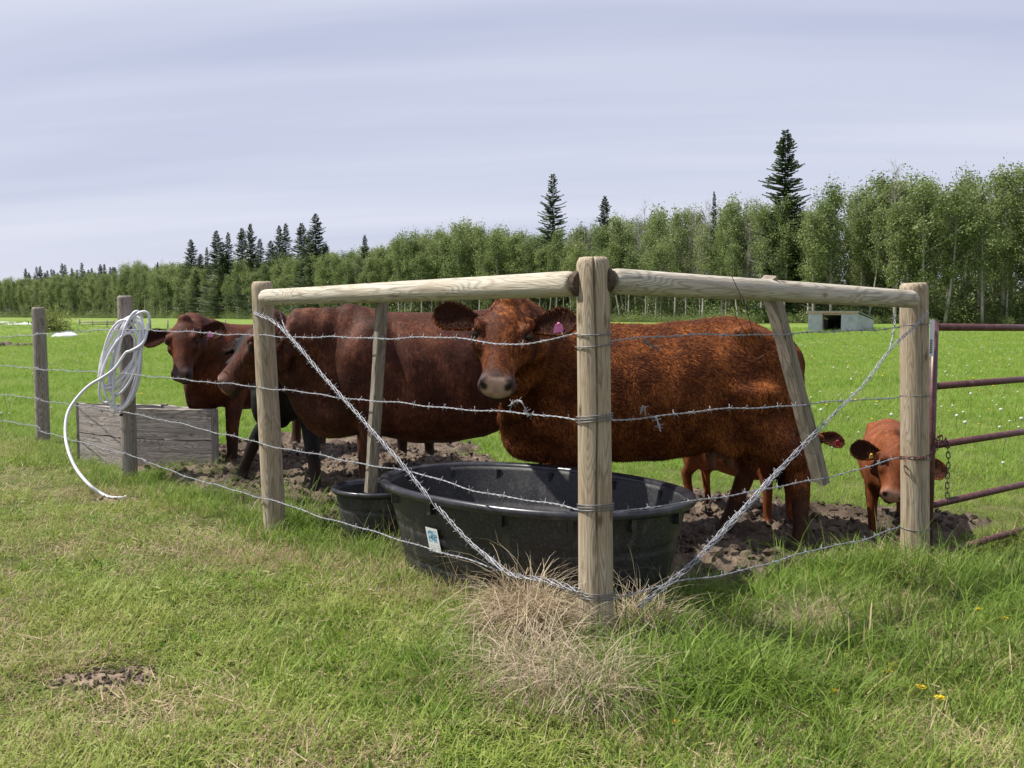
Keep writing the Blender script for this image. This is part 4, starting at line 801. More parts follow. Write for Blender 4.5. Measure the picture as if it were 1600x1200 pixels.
    HS = [(-.035, .03, .01, -.05), (-.02, .058, .045, -.08), (.02, .088, .078, -.11), (.07, .114, .092, -.14), (.13, .128, .096, -.17), (.19, .130, .090, -.185), (.24, .116, .080, -.175), (.29, .096, .070, -.15), (.34, .081, .063, -.125), (.39, .073, .058, -.105), (.43, .079, .056, -.098), (.465, .089, .052, -.094), (.495, .086, .038, -.084), (.515, .058, .014, -.064), (.525, .02, -.01, -.04)]
    t = np.linspace(0, 2*np.pi, 22, endpoint=False); rings = []
    for tt, w_, tp, bt in HS:
        c_ = (tp+bt)/2; h_ = (tp-bt)/2; sx_ = np.sign(np.cos(t))*np.abs(np.cos(t))**.85; sv = np.sign(np.sin(t))*np.abs(np.sin(t))**.85; q = np.where(sv > 0, 1-.16*sv**2, 1-.42*sv**2); rings.append([Hd(tt, w_*a*q_, c_+h_*b_) for a, b_, q_ in zip(sx_, sv, q)])
    m.loft(rings); HM = np.stack([u, w3, v], 1)
    def hb(tt, a, b_, r0, r1, r2): m.ball(Hd(tt, a, b_), np.array([r0*kx, r1*ws, r2*ws]), HM, 12, 8)
    hb(-.015, 0, .035, .05, .055, .065)
    for s in (1, -1): hb(.165, .108*s, .070, .042, .028, .024); hb(.235, .100*s, .02, .055, .026, .035); hb(.15, .112*s, -.10, .09, .035, .08); hb(.475, .050*s, .030, .026, .028, .022); hb(.075, .10*s, .0, .035, .05, .045)
    hb(.49, 0, -.085, .035, .045, .02)
    # neck
    n0 = W(.58, 0, .98+neckdrop); n1 = Hd(.02, 0, -.05); A, Bv = neckr
    nr = []; ax = n1-n0; Ln = np.linalg.norm(ax); ax /= Ln; sd_ = np.cross(z3, ax); sd_ /= np.linalg.norm(sd_); up = np.cross(ax, sd_); wu = w3/np.linalg.norm(w3)
    if wu.dot(sd_) < 0: wu = -wu
    for i in range(12):
        q = i/11; s2 = sd_*(1-q*.6)+wu*q*.6; s2 /= np.linalg.norm(s2); up2 = np.cross(ax, s2); rv = (A*(1-q)**1.1+.165*(1-(1-q)**1.1))*scale; rs = (Bv*(1-q)+.125*q)*scale; c_ = n0+(n1-n0)*q+z3*(.03*math.sin(q*math.pi))*scale
        nr.append([c_+s2*rs*math.cos(a)+up2*rv*math.sin(a) for a in t])
    m.loft(nr)
    jw = Hd(.18, 0, -.14); cb = W(.90 if bull else .83, 0, .68); md = (jw+cb)/2+z3*(-.02)*scale
    sweep([jw, md, cb, W(.78, 0, .56), W(.6, 0, .52)], np.array([.05, .05*dew, .075*dew, .08*dew, .06])*scale, 10)
    nm_ = n0*.45+n1*.55; sweep([nm_, (nm_+md)/2, md], np.array([.13, .11, .07])*scale, 12); nm_ = n0*.75+n1*.25; sweep([nm_, (nm_+cb)/2, cb], np.array([.15, .13, .09])*scale, 12)
    # to one skin
    src = m.mesh('src'); ob = bpy.data.objects.new('src', src); COL.objects.link(ob); r_ = ob.modifiers.new('r', 'REMESH'); r_.mode = 'VOXEL'; r_.voxel_size = vox; sm = ob.modifiers.new('s', 'SMOOTH'); sm.factor = .5; sm.iterations = int(7*(.0165/vox)**2) if scale > .8 else 7
    dg = bpy.context.evaluated_depsgraph_get(); body = bpy.data.meshes.new_from_object(ob.evaluated_get(dg)); bpy.data.objects.remove(ob)
    body.name = name; n = len(body.vertices); co = np.empty(n*3, np.float32); body.vertices.foreach_get('co', co); co = co.reshape(-1, 3).astype(float); no = np.empty(n*3, np.float32); body.vertices.foreach_get('normal', no); no = no.reshape(-1, 3).astype(float)
    # skin folds and muscle relief
    rel = co-[C[0], C[1], g0]; lx, lz = rel@f3/scale, rel[:, 2]/scale; wgt = (sst(.50, .62, lz)*(1-sst(.55, .75, lx)))[:, None]; ed = np.empty(len(body.edges)*2, np.int32); body.edges.foreach_get('vertices', ed); ed = ed.reshape(-1, 2); deg = np.bincount(ed.ravel(), minlength=n)[:, None]+1e-9
    for _ in range(int(26*(.0165/vox)**2) if scale > .8 else 26):
        av = np.stack([np.bincount(ed[:, 0], co[ed[:, 1], q], n)+np.bincount(ed[:, 1], co[ed[:, 0], q], n) for q in range(3)], 1)/deg; co = co+(av-co)*wgt*.6
    rel = co-[C[0], C[1], g0]; lx, ly, lz = rel@f3/scale, rel@l3/scale, rel[:, 2]/scale
    hr = co-poll; ht, ha, hv = hr@u/kx, hr@w3/ws, hr@v/ws; headm = (ht > -.1) & (ht < .6) & (np.abs(ha) < .2) & (hv > -.25) & (hv < .2)
    q = np.clip(((co-n0)@ax)/Ln, 0, 1); dn = np.linalg.norm(co-(n0+ax*(q*Ln)[:, None]), axis=1)/scale; neckm = (q > .08) & (q < .92) & (dn < .36) & ~headm
    ang_ = lx*1.0+ly*.4+lz*.35; disp = np.where(neckm, np.sin(((co-n0)@ax)*55/scale+np.sin(lz*9)*1.2)*.0045*np.sin(np.pi*q), 0)
    ribs = (np.abs(lx) < .42) & (lz > .6) & (lz < 1.15); disp += np.where(ribs, np.sin(lx*52+lz*6)*.0022*np.clip(1-np.abs(lx)/.42, 0, 1), 0)
    disp += (fbm(lx*4+ly*3+9, lz*4+ly*2+9, 3, 5)-.43)*(.028 if bull else .020)*(~headm); flank = np.exp(-((lx+.27)/.10)**2-((lz-.98)/.17)**2)*.016; sh = np.exp(-((lx-.36-.1*(lz-.9))/.05)**2-((lz-.95)/.25)**2)*(.036 if bull else .022)+np.exp(-((lx-.02)/.05)**2-((lz-.9)/.3)**2)*.008; loin = np.exp(-((lx+.25)/.2)**2-((lz-1.2)/.04)**2)*.008
    disp -= (flank+sh+loin); co = co+no*(disp*scale)[:, None]; body.vertices.foreach_set('co', co.astype(np.float32).ravel())
    # paint
    pw = np.zeros(n); pc = np.zeros((n, 4)); pc[:, 3] = 1; pc[:, :3] = noseRing
    def put(mask, c_, wt=1.): pc[mask, :3] = c_; pw[mask] = np.maximum(pw[mask], wt) if np.isscalar(wt) else wt[mask]
    hm = headm
    a_ = hm & (ht > .40); pc[a_, :3] = noseRing; pw[a_] = sst(.40, .475, ht[a_]+(fbm(ha[a_]*40, hv[a_]*40+3, 2)-.4)*.05)*.85
    pd = (np.abs(ha)/.066)**3+(np.abs(hv+.002)/.050)**3+np.clip((.468-ht)/.02, 0, 9); wp = (1-sst(.7, 1.25, pd))*hm; a_ = wp > 0; k_ = wp[a_][:, None]; pc[a_, :3] = pc[a_, :3]*(1-k_)+np.array(noseC)*(.8+.4*vnoise(ha[a_]*50, hv[a_]*50))[:, None]*k_; pw[a_] = np.maximum(pw[a_], wp[a_])
    dn_ = np.sqrt(((np.abs(ha)-.054)/.017)**2+((hv-.016)/.020)**2); a_ = hm & (dn_ < 1.3) & (ht > .45); k_ = (1-sst(.7, 1.3, dn_[a_]))[:, None]; pc[a_, :3] = pc[a_, :3]*(1-k_)+np.array((.03, .018, .015))*k_; pw[a_] = 1
    a_ = hm & (ht > .40) & (hv < -.055); pc[a_, :3] = (.025, .018, .017); pw[a_] = sst(.40, .46, ht[a_])*.85
    for s in (1, -1):
        d_ = np.sqrt(((ht-.197)/.030)**2+((ha-.125*s)/.035)**2+((hv-.05)/.03)**2); a_ = hm & (d_ < 1.5); pc[a_, :3] = (.02, .012, .010); pw[a_] = np.maximum(pw[a_], 1-sst(.7, 1.5, d_[a_]))
    for p_ in footpos.values(): d_ = np.linalg.norm(co-p_, axis=1)/scale; a_ = (d_ < .11) & (co[:, 2] < p_[2]+.07*scale); pc[a_, :3] = (.035, .028, .022); pw[a_] = 1
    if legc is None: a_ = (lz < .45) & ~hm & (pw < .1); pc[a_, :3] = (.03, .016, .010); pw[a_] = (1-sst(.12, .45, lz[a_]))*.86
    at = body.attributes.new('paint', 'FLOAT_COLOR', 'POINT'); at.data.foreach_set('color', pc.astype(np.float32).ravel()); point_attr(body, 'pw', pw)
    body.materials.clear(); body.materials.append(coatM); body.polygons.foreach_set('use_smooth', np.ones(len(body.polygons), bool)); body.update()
    root = empty(name, (C[0], C[1], g0), label, cat, group); inv = Matrix.Translation(-root.location)
    def ch(nm, me, par=root, lab=None):
        o = link(nm, me, par); o.matrix_parent_inverse = inv if par is root else Matrix(); 
        if lab: o['label'] = lab
        return o
    bo = ch('body', body); body.update(); body.vertices.foreach_get('normal', (nn := np.empty(n*3, np.float32))); no = nn.reshape(-1, 3).astype(float)
    # hair
    if hair:
        rng = np.random.default_rng(3); nf = len(body.polygons); cen = np.empty(nf*3, np.float32); body.polygons.foreach_get('center', cen); cen = cen.reshape(-1, 3); ar = np.empty(nf, np.float32); body.polygons.foreach_get('area', ar)
        ls = np.empty(nf, np.int32); body.polygons.foreach_get('loop_start', ls); lv = np.empty(len(body.loops), np.int32); body.loops.foreach_get('vertex_index', lv); v0, v1, v2, v3 = lv[ls], lv[ls+1], lv[ls+2], lv[np.minimum(ls+3, len(lv)-1)]
        fi = rng.choice(nf, hair, p=ar/ar.sum()); a_, b_ = rng.random((2, hair, 1)); p0 = (co[v0[fi]]*(1-a_)+co[v1[fi]]*a_)*(1-b_)+(co[v3[fi]]*(1-a_)+co[v2[fi]]*a_)*b_; N_ = no[v0[fi]]; N_ /= np.linalg.norm(N_, axis=1)[:, None]+1e-9; pwf = pw[v0[fi]]; pcf = pc[v0[fi]]
        rl_ = p0-[C[0], C[1], g0]; X_, Z_ = rl_@f3/scale, rl_[:, 2]/scale; isH = headm[v0[fi]]
        fl = -f3[None]*.75-z3[None]*.65+np.where((Z_ < .55)[:, None], -z3[None]*1.5, 0); fl = np.where(isH[:, None], u[None]*1., fl)
        cl1 = vnoise(X_*14, Z_*14, 2)-.5; cl2 = vnoise(X_*31+5, Z_*31, 6)-.5; fl = fl+f3[None]*(cl1*1.5+cl2*1.)[:, None]*(1 if hl > .02 else .3)+z3[None]*(cl2*1.1-cl1*.9)[:, None]*(1 if hl > .02 else .25)+rng.normal(size=(hair, 3))*.22
        fl -= N_*np.sum(fl*N_, 1)[:, None]; fl /= np.linalg.norm(fl, axis=1)[:, None]+1e-9; ln = hl*scale*rng.uniform(.5, 1.3, (hair, 1))*np.where(isH, .45, 1)[:, None]*np.where(Z_ < .45, .5, 1)[:, None]; lift = rng.uniform(.08, .38, (hair, 1))*(1.1 if hl > .02 else .35)
        sdv = np.cross(fl, N_); w_ = .0019 if hair < 200000 else .0015; tip = p0+fl*ln+N_*ln*lift; V = np.stack([p0-sdv*w_-N_*.002, p0+sdv*w_-N_*.002, tip], 1); keep = (pwf < .35); V = V[keep]; nk = len(V)
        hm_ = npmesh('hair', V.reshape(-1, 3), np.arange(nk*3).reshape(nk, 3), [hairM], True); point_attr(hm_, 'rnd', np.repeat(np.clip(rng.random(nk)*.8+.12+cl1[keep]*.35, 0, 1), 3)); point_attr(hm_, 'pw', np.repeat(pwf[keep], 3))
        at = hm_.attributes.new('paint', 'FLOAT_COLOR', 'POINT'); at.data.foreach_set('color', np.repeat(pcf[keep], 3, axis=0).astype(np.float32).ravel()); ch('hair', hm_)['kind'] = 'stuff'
    # ears
    for ei, (s, drop, fwd) in enumerate(ears):
        e0_ = Hd(.092, .115*s, .01); dirv = w3*s*1.-u*.05+v*fwd-z3*drop; dirv /= np.linalg.norm(dirv); EL = .215*ws; wd = .070*ws; fr = v-dirv*v.dot(dirv); fr /= np.linalg.norm(fr); tv = np.cross(dirv, fr); rings = []; mi_ = []
        for i in range(13):
            q_ = i/12; hwid = wd*(.42+.75*math.sin(min(1, q_*1.25)*math.pi*.5))*(1-max(0, q_-.62)/.38*.0)*math.sqrt(max(.02, 1-max(0, (q_-.55)/.46)**2)); c_ = e0_+dirv*EL*q_-z3*.02*q_*q_*ws; ring = []
            for j in range(14):
                a = j/13*2-1; depth = (a*a-1)*hwid*.62*(1-q_*.45); ring.append(c_+tv*hwid*a+fr*(-(1-a*a)*hwid*.6*(1-.4*q_)))
            for j in range(13, -1, -1):
                a = j/13*2-1; ring.append(c_+tv*hwid*a*1.02+fr*(-(1-a*a)*hwid*.6*(1-.4*q_)-.009*ws-.006*ws*(1-a*a)))
            rings.append(ring)
        e = MB(); e.loft(rings); e.tm[0][:] = 0; Qm = e.qm[0].reshape(12, 28); Qm[:, :13] = 1; e.qm[0] = Qm.ravel(); eo = ch('ear', e.mesh('ear', [coatM, M_EARIN], True)); point_attr(eo.data, 'pw', np.zeros(len(eo.data.vertices)))
        rng = np.random.default_rng(ei+5); ne = 3200; R_ = np.array(rings); i_ = rng.integers(1, 13, ne); j_ = rng.integers(0, 28, ne); tt_ = rng.random((ne, 1)); t2_ = rng.random((ne, 1)); p0 = (R_[i_, j_]*(1-tt_)+R_[i_-1, j_]*tt_)*(1-t2_)+(R_[i_, (j_+1) % 28]*(1-tt_)+R_[i_-1, (j_+1) % 28]*tt_)*t2_; rim_ = (j_ < 2) | (j_ > 25) | ((j_ > 11) & (j_ < 16)); cj = R_[:, :14].mean(1)[i_]
        dv = (p0-cj); dv /= np.linalg.norm(dv, axis=1)[:, None]+1e-9; dv = dv*.8+dirv*.8+fr*np.where(j_ < 14, .7, -.3)[:, None]+rng.normal(size=(ne, 3))*.3; dv /= np.linalg.norm(dv, axis=1)[:, None]; l_ = .013*ws*rng.uniform(.5, 1.2, (ne, 1)); sdv = np.cross(dv, rng.normal(size=(ne, 3))); sdv /= np.linalg.norm(sdv, axis=1)[:, None]
        V = np.stack([p0-sdv*.0016, p0+sdv*.0016, p0+dv*l_], 1); hm_ = npmesh('ear_hair', V.reshape(-1, 3), np.arange(ne*3).reshape(ne, 3), [hairM]); inn = (j_ > 1) & (j_ < 12); pcol = np.zeros((ne, 4)); pcol[:, :3] = (.035, .014, .01); at = hm_.attributes.new('paint', 'FLOAT_COLOR', 'POINT'); at.data.foreach_set('color', np.repeat(pcol, 3, 0).astype(np.float32).ravel()); point_attr(hm_, 'pw', np.repeat(inn*.85, 3)); point_attr(hm_, 'rnd', np.repeat(rng.random(ne), 3)); h_ = link('ear_hair', hm_, eo); h_['kind'] = 'stuff'
        for (ts, mat_, tw, th, tq) in tags:
            if ts != s: continue
            c_ = e0_+dirv*EL*tq-z3*.02*ws; ty = np.array([0, -.012, 0]); e = MB(); hw_, hh_ = tw/2, th
            prof = [(-hw_*.55, 0), (hw_*.55, 0), (hw_*.8, -hh_*.3), (hw_, -hh_), (-hw_, -hh_), (-hw_*.8, -hh_*.3)]; ax_ = np.array([1., .15, 0]); rr_ = [[c_+ty+ax_*x_+z3*z_+np.array([0, dz, 0]) for x_, z_ in prof] for dz in (-.0015, .0015)]; e.loft(rr_); o = ch('ear_tag', e.mesh('ear_tag', [mat_])); e = MB(); e.ball(c_+ty*1.2, (.008, .006, .008), nu=10, nv=5); o2 = ch('tag_button', e.mesh('tag_button', [mat_], True))
    for s in (1, -1):
        e = MB(); e.ball(Hd(.195, .117*s, .048), np.array([.019, .017, .019])*ws); ch('eye', e.mesh('eye', [M_EYE], True))
        e = MB(); e.ball(Hd(.184, .117*s, .054), np.array([.019*kx, .021*ws, .017*ws]), HM); lid = ch('eyelid', e.mesh('eyelid', [coatM], True)); point_attr(lid.data, 'pw', np.full(len(lid.data.vertices), .0))
        e = MB(); Mr = HM@np.array(Matrix.Rotation(.6*s, 3, 'X')); e.ball(Hd(.483, .052*s, .016), np.array([.017*kx, .018*ws, .023*ws]), Mr); ch('nostril', e.mesh('nostril', [M_NOS], True))
    if tail:
        e = MB(); tp = smoothpath([W(-.80, 0, 1.15), W(-.87, -.01, 1.06), W(-.885, -.03, .95), W(-.83, -.05, .70), W(-.78, -.06, .55)], 6); e.tube(tp, np.linspace(.032, .014, len(tp))*scale, 8); o = ch('tail', e.mesh('tail', [coatM], True)); point_attr(o.data, 'pw', np.zeros(len(o.data.vertices)))
        rng = random.Random(4); e = MB(); b0 = W(-.785, -.06, .57)
        for q in range(160): a = rng.uniform(0, 6.28); r2 = rng.uniform(0, .035)*scale; e.tube([b0+z3*rng.uniform(-.03, .05)*scale, b0+f3*r2*math.cos(a)+l3*r2*math.sin(a)-z3*.12*scale, b0+(f3*r2*math.cos(a)+l3*r2*math.sin(a))*.9-z3*rng.uniform(.18, .30)*scale], [.003, .003, .001], 3, cap=False)
        ts_ = link('tail_switch', e.mesh('tail_switch', [hairM]), o); point_attr(ts_.data, 'pw', np.zeros(len(ts_.data.vertices)))
    if udder:
        e = MB(); e.ball(W(-.42, 0, .60), np.array([.15, .12, .13])*scale, B3)
        for a, b_ in ((-.35, .05), (-.35, -.05), (-.45, .055), (-.45, -.055)): e.tube([W(a, b_, .54), W(a, b_, .47), W(a-.005, b_, .415)], np.array([.03, .019, .012])*scale, 10)
        ch('udder', e.mesh('udder', [M_UD], True))
    return root

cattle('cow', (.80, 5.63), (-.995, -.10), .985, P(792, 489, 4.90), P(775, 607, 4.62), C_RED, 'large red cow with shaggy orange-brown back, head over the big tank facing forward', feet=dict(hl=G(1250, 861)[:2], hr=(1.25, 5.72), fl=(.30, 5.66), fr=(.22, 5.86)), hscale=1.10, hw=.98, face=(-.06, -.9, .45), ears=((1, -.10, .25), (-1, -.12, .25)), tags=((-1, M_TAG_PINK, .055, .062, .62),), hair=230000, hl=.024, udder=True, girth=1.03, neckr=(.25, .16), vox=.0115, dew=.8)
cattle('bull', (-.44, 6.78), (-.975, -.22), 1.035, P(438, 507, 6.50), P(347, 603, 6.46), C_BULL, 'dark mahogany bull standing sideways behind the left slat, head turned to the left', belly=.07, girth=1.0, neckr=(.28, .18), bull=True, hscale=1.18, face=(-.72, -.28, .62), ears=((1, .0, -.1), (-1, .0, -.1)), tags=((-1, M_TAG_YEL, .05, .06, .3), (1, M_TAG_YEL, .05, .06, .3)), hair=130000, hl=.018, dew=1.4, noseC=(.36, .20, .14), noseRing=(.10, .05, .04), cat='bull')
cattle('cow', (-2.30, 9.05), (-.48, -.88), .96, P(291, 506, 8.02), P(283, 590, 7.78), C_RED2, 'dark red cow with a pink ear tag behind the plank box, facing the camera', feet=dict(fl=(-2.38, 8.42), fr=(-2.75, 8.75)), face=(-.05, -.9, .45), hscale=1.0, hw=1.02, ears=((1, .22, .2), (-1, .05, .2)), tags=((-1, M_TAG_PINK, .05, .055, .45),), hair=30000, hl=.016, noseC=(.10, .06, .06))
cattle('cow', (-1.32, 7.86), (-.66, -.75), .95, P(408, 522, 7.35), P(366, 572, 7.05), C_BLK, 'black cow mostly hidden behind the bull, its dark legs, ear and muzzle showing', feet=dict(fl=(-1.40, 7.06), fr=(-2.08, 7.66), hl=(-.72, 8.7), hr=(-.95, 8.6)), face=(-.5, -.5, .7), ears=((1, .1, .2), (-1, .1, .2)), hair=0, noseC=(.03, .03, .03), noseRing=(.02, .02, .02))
cattle('calf', (1.46, 6.30), (.60, -.80), .545, P(1258, 668, 5.98), P(1262, 722, 5.80), C_CALF, 'orange-red calf behind the big cow, legs under her belly, red-tagged ear right of slat', hscale=.72, face=(.2, -.9, .4), ears=((1, .1, .2), (-1, .0, .2)), tags=((1, M_TAG_RED, .035, .04, .7), (-1, M_TAG_RED, .035, .04, .7)), hair=14000, hl=.02, vox=.012, neckr=(.24, .15), dew=.7, feet=dict(hr=(1.19, 6.55), hl=(1.32, 6.62), fr=(1.56, 6.02), fl=(1.72, 6.10)), legc=1)
cattle('calf', (2.33, 6.12), (-.33, -.94), .53, P(1403, 706, 5.55), P(1394, 777, 5.40), C_CALF, 'small red-brown calf peeping out from behind the right fence post', hscale=.80, face=(-.05, -.9, .42), ears=((1, .05, .2), (-1, .05, .2)), hair=30000, hl=.02, vox=.012, neckr=(.25, .16), dew=.7, noseC=(.42, .24, .20), noseRing=(.25, .12, .08), tags=((1, M_TAG_YEL, .022, .020, .35),), legc=1)

# ------------------------------------------------------------------ grasses
def blades(seed, n, h0, h1, rad, w, lean, curl, k=3, dry=0., flat=0.):
    rng = np.random.default_rng(seed); V = []; F3 = []; F4 = []; r = []
    for i in range(n):
        a = rng.random()*6.28; q = rad*math.sqrt(rng.random()); b = np.array([math.cos(a)*q, math.sin(a)*q, -.01]); h = rng.uniform(h0, h1); d = a+rng.normal()*.9; le = abs(rng.normal())*lean+.06; dv = np.array([math.cos(d), math.sin(d), 0]); sd_ = np.array([-math.sin(d+rng.normal()*.5), math.cos(d), 0]); cu_ = curl*rng.uniform(.4, 1.4); bs_ = len(V); rn = rng.random()
        for j in range(k+1):
            t = j/k; th = le+cu_*t; p = b+(dv*math.sin(th)*.9+np.array([0, 0, max(math.cos(th), -.35 if curl > 1 else .12)]))*h*t; p[2] = max(p[2], .002+flat*rng.random()); wj = w*(1-t**1.6)*.5*rng.uniform(.9, 1.1)
            if j < k: V += [p-sd_*wj, p+sd_*wj]; r += [rn, rn]
            else: V.append(p); r.append(rn)
        for j in range(k-1): F4.append((bs_+2*j, bs_+2*j+1, bs_+2*j+3, bs_+2*j+2))
        F3.append((bs_+2*k-2, bs_+2*k-1, bs_+2*k))
    return np.array(V), F3, F4, r
def grassproto(name, mat, seed, *a, **kw):
    V, F3, F4, r = blades(seed, *a, **kw); m = npmesh(name, V, [F3, F4], [mat], False); point_attr(m, 'rnd', r); return bpy.data.objects.new(name, m)
g_lawn = proto_collection('lawn_plants', [grassproto('lawn%d' % i, G_LAWN, i, 16, .022, .055+.01*i, .055, .0036, .55, 1.0, k=2) for i in range(4)]+[grassproto('thatch', G_DRY, 44, 14, .03, .09, .07, .0026, 1.2, .8, k=2)])
g_past = proto_collection('pasture_plants', [grassproto('past%d' % i, G_PAST, 20+i, 16, .05, .13+.02*i, .075, .0055, .35, .7, k=2) for i in range(4)])
g_tall = proto_collection('tall_plants', [grassproto('tall%d' % i, G_TALL, 40+i, 14, .10, .22+.04*i, .05, .0050, .28, .8, k=4) for i in range(4)]+[grassproto('tallfine', G_TALL, 50, 22, .08, .20, .06, .003, .35, 1., k=3)])
g_dry = proto_collection('dry_plants', [grassproto('dry%d' % i, G_DRY, 70+i, 34, .12, .30, .07, .0030, .45, 1.9, k=5) for i in range(3)]+[grassproto('drylow', G_DRY, 80, 30, .05, .15, .09, .0026, 1.1, 1.1, k=3)]+[grassproto('drystalk', G_DRY, 84, 6, .25, .42, .04, .0022, .3, .5, k=4)]+[grassproto('heap%d' % i, G_DRY2, 90+i, 30, .26, .52, .06, .0032, .5, 2.5, k=7) for i in range(2)])
def view_points(n, y0, y1, dens, seed):
    """n points in the wedge in front of the camera, weight per unit area dens(Y)"""
    rng = np.random.default_rng(seed); ys = np.linspace(y0, y1, 400); w = dens(ys)*(1.2*ys+1.6); c = np.cumsum(w); y = np.interp(rng.random(n)*c[-1], c, ys); x = (rng.random(n)*2-1)*(.6*y+.8); return x, y, rng
def scat(name, x, y, rng, sc, idx, coll, zoff=0., tilt=.12):
    z = gz(x, y)+zoff; return scatter(name, np.stack([x, y, z], 1), rng.random(len(x))*6.28, sc, idx, coll, rng.normal(size=len(x))*tilt)
def longzone(x, y):      # how rank the grass outside the fence is (0 mown .. 1 long)
    q = inside(x, y); side = sst(-.1, .8, x+.25*(y-3.8)); band = np.exp(-(np.maximum(0, -q-.05)/.22)**2)
    return np.clip(side*np.exp(-(np.maximum(0, -q)/1.2)**2)*.9+band*.8+.35*side, 0, 1)*(.55+.9*(fbm(x*2.3, y*2.3, 3, 15)))
x, y, r_ = view_points(90000, 1.7, 13, lambda Y: 1/(1+(Y/4.)**2), 1); q = inside(x, y); pn = fbm(x*1.6, y*1.6, 4, 77); ok = (q < .05) & (lawndirt(x, y)+r_.random(len(x))*.7 < .98) & (r_.random(len(x)) < .25+1.9*(pn-.25)); x, y, pn = x[ok], y[ok], pn[ok]
thatch = (fbm(x*1.7+4, y*2.2, 4, 12) > .50) & (r_.random(len(x)) < .5); scat('lawn_grass', x, y, r_, (.75+.6*pn)*(1+.05*y)*r_.uniform(.7, 1.35, len(x)), np.where(thatch, 4, r_.integers(0, 4, len(x))), g_lawn, tilt=.25)
x, y, r_ = view_points(16000, 2.2, 14, lambda Y: 1/(1+(Y/5.)**2), 2); lz_ = longzone(x, y); ok = (inside(x, y) < .10) & (r_.random(len(x)) < lz_*1.15) & (r_.random(len(x)) > mudmask(x, y)); x, y, lz_ = x[ok], y[ok], lz_[ok]
scat('tall_grass', x, y, r_, (.40+.62*lz_)*r_.uniform(.6, 1.25, len(x)), r_.integers(0, 5, len(x)), g_tall)
g_weed = proto_collection('weed_plants', [grassproto('weed%d' % i, G_TALL, 120+i, 9+3*i, .035, .075, .012, .015-.002*i, 1.0, .5, k=3) for i in range(3)])
x, y, r_ = view_points(2600, 1.8, 10, lambda Y: 1/(1+(Y/4.)**2), 21); ok = (inside(x, y) < 0) & (fbm(x*1.9+9, y*1.9, 3, 61) > .42) & (lawndirt(x, y) < .3); x, y = x[ok], y[ok]; scat('broad_leaved_weeds', x, y, r_, r_.uniform(.5, 1.3, len(x)), r_.integers(0, 3, len(x)), g_weed, tilt=.1)
# rank tufts along the wires, posts and round the tanks
C_ = []
def patch(px, py, rx, ry, n, s0, s1): g = G(px, py); C_.append((g.x, g.y, rx, ry, n, s0, s1))
for a in ((470, 815, .4, .3, 130, .8, 1.25), (540, 835, .35, .25, 120, .8, 1.3), (600, 860, .25, .2, 60, .6, 1.1), (350, 780, .5, .25, 90, .6, 1.), (270, 745, .5, .3, 90, .6, 1.), (780, 905, .25, .15, 40, .7, 1.1), (760, 925, .2, .12, 30, .6, 1.), (1040, 965, .3, .2, 90, .8, 1.2), (1120, 960, .35, .2, 90, .6, 1.1), (1200, 935, .4, .2, 70, .6, 1.),
          (1350, 890, .3, .2, 60, .7, 1.1), (1440, 895, .35, .15, 130, .8, 1.35), (1500, 910, .4, .25, 80, .8, 1.2), (1350, 900, .35, .2, 60, .8, 1.2), (1090, 1070, .35, .25, 140, .95, 1.45), (1020, 1120, .3, .2, 60, .8, 1.2), (690, 1040, .2, .15, 40, .7, 1.1), (860, 1080, .3, .2, 30, .6, 1.), (740, 1000, .15, .12, 30, .7, 1.2), (620, 915, .2, .12, 30, .5, .9), (430, 850, .12, .1, 14, .6, .9), (210, 760, .3, .2, 40, .6, .9), (100, 710, .5, .3, 60, .6, .9), (690, 1090, .3, .2, 40, .5, .9), (560, 1000, .3, .2, 25, .4, .7)): patch(*a)
xs, ys, ss = [], [], []; r_ = np.random.default_rng(5)
for gx_, gy_, rx, ry, n, s0, s1 in C_: xs.append(gx_+r_.normal(size=n)*rx*.55); ys.append(gy_+r_.normal(size=n)*ry*.7); ss.append(r_.uniform(s0, s1, n))
x, y, s_ = map(np.concatenate, (xs, ys, ss)); tx, ty = x-TC[0], y-TC[1]; ca, sa = math.cos(TR), math.sin(TR); intank = ((tx*ca+ty*sa)/.80)**2+((-tx*sa+ty*ca)/.50)**2 < 1; intub = (x+.755)**2+(y-5.72)**2 < .07; ok = ~intank & ~intub; x, y, s_ = x[ok], y[ok], s_[ok]
scat('tall_tufts', x, y, r_, s_, r_.integers(0, 5, len(x)), g_tall)
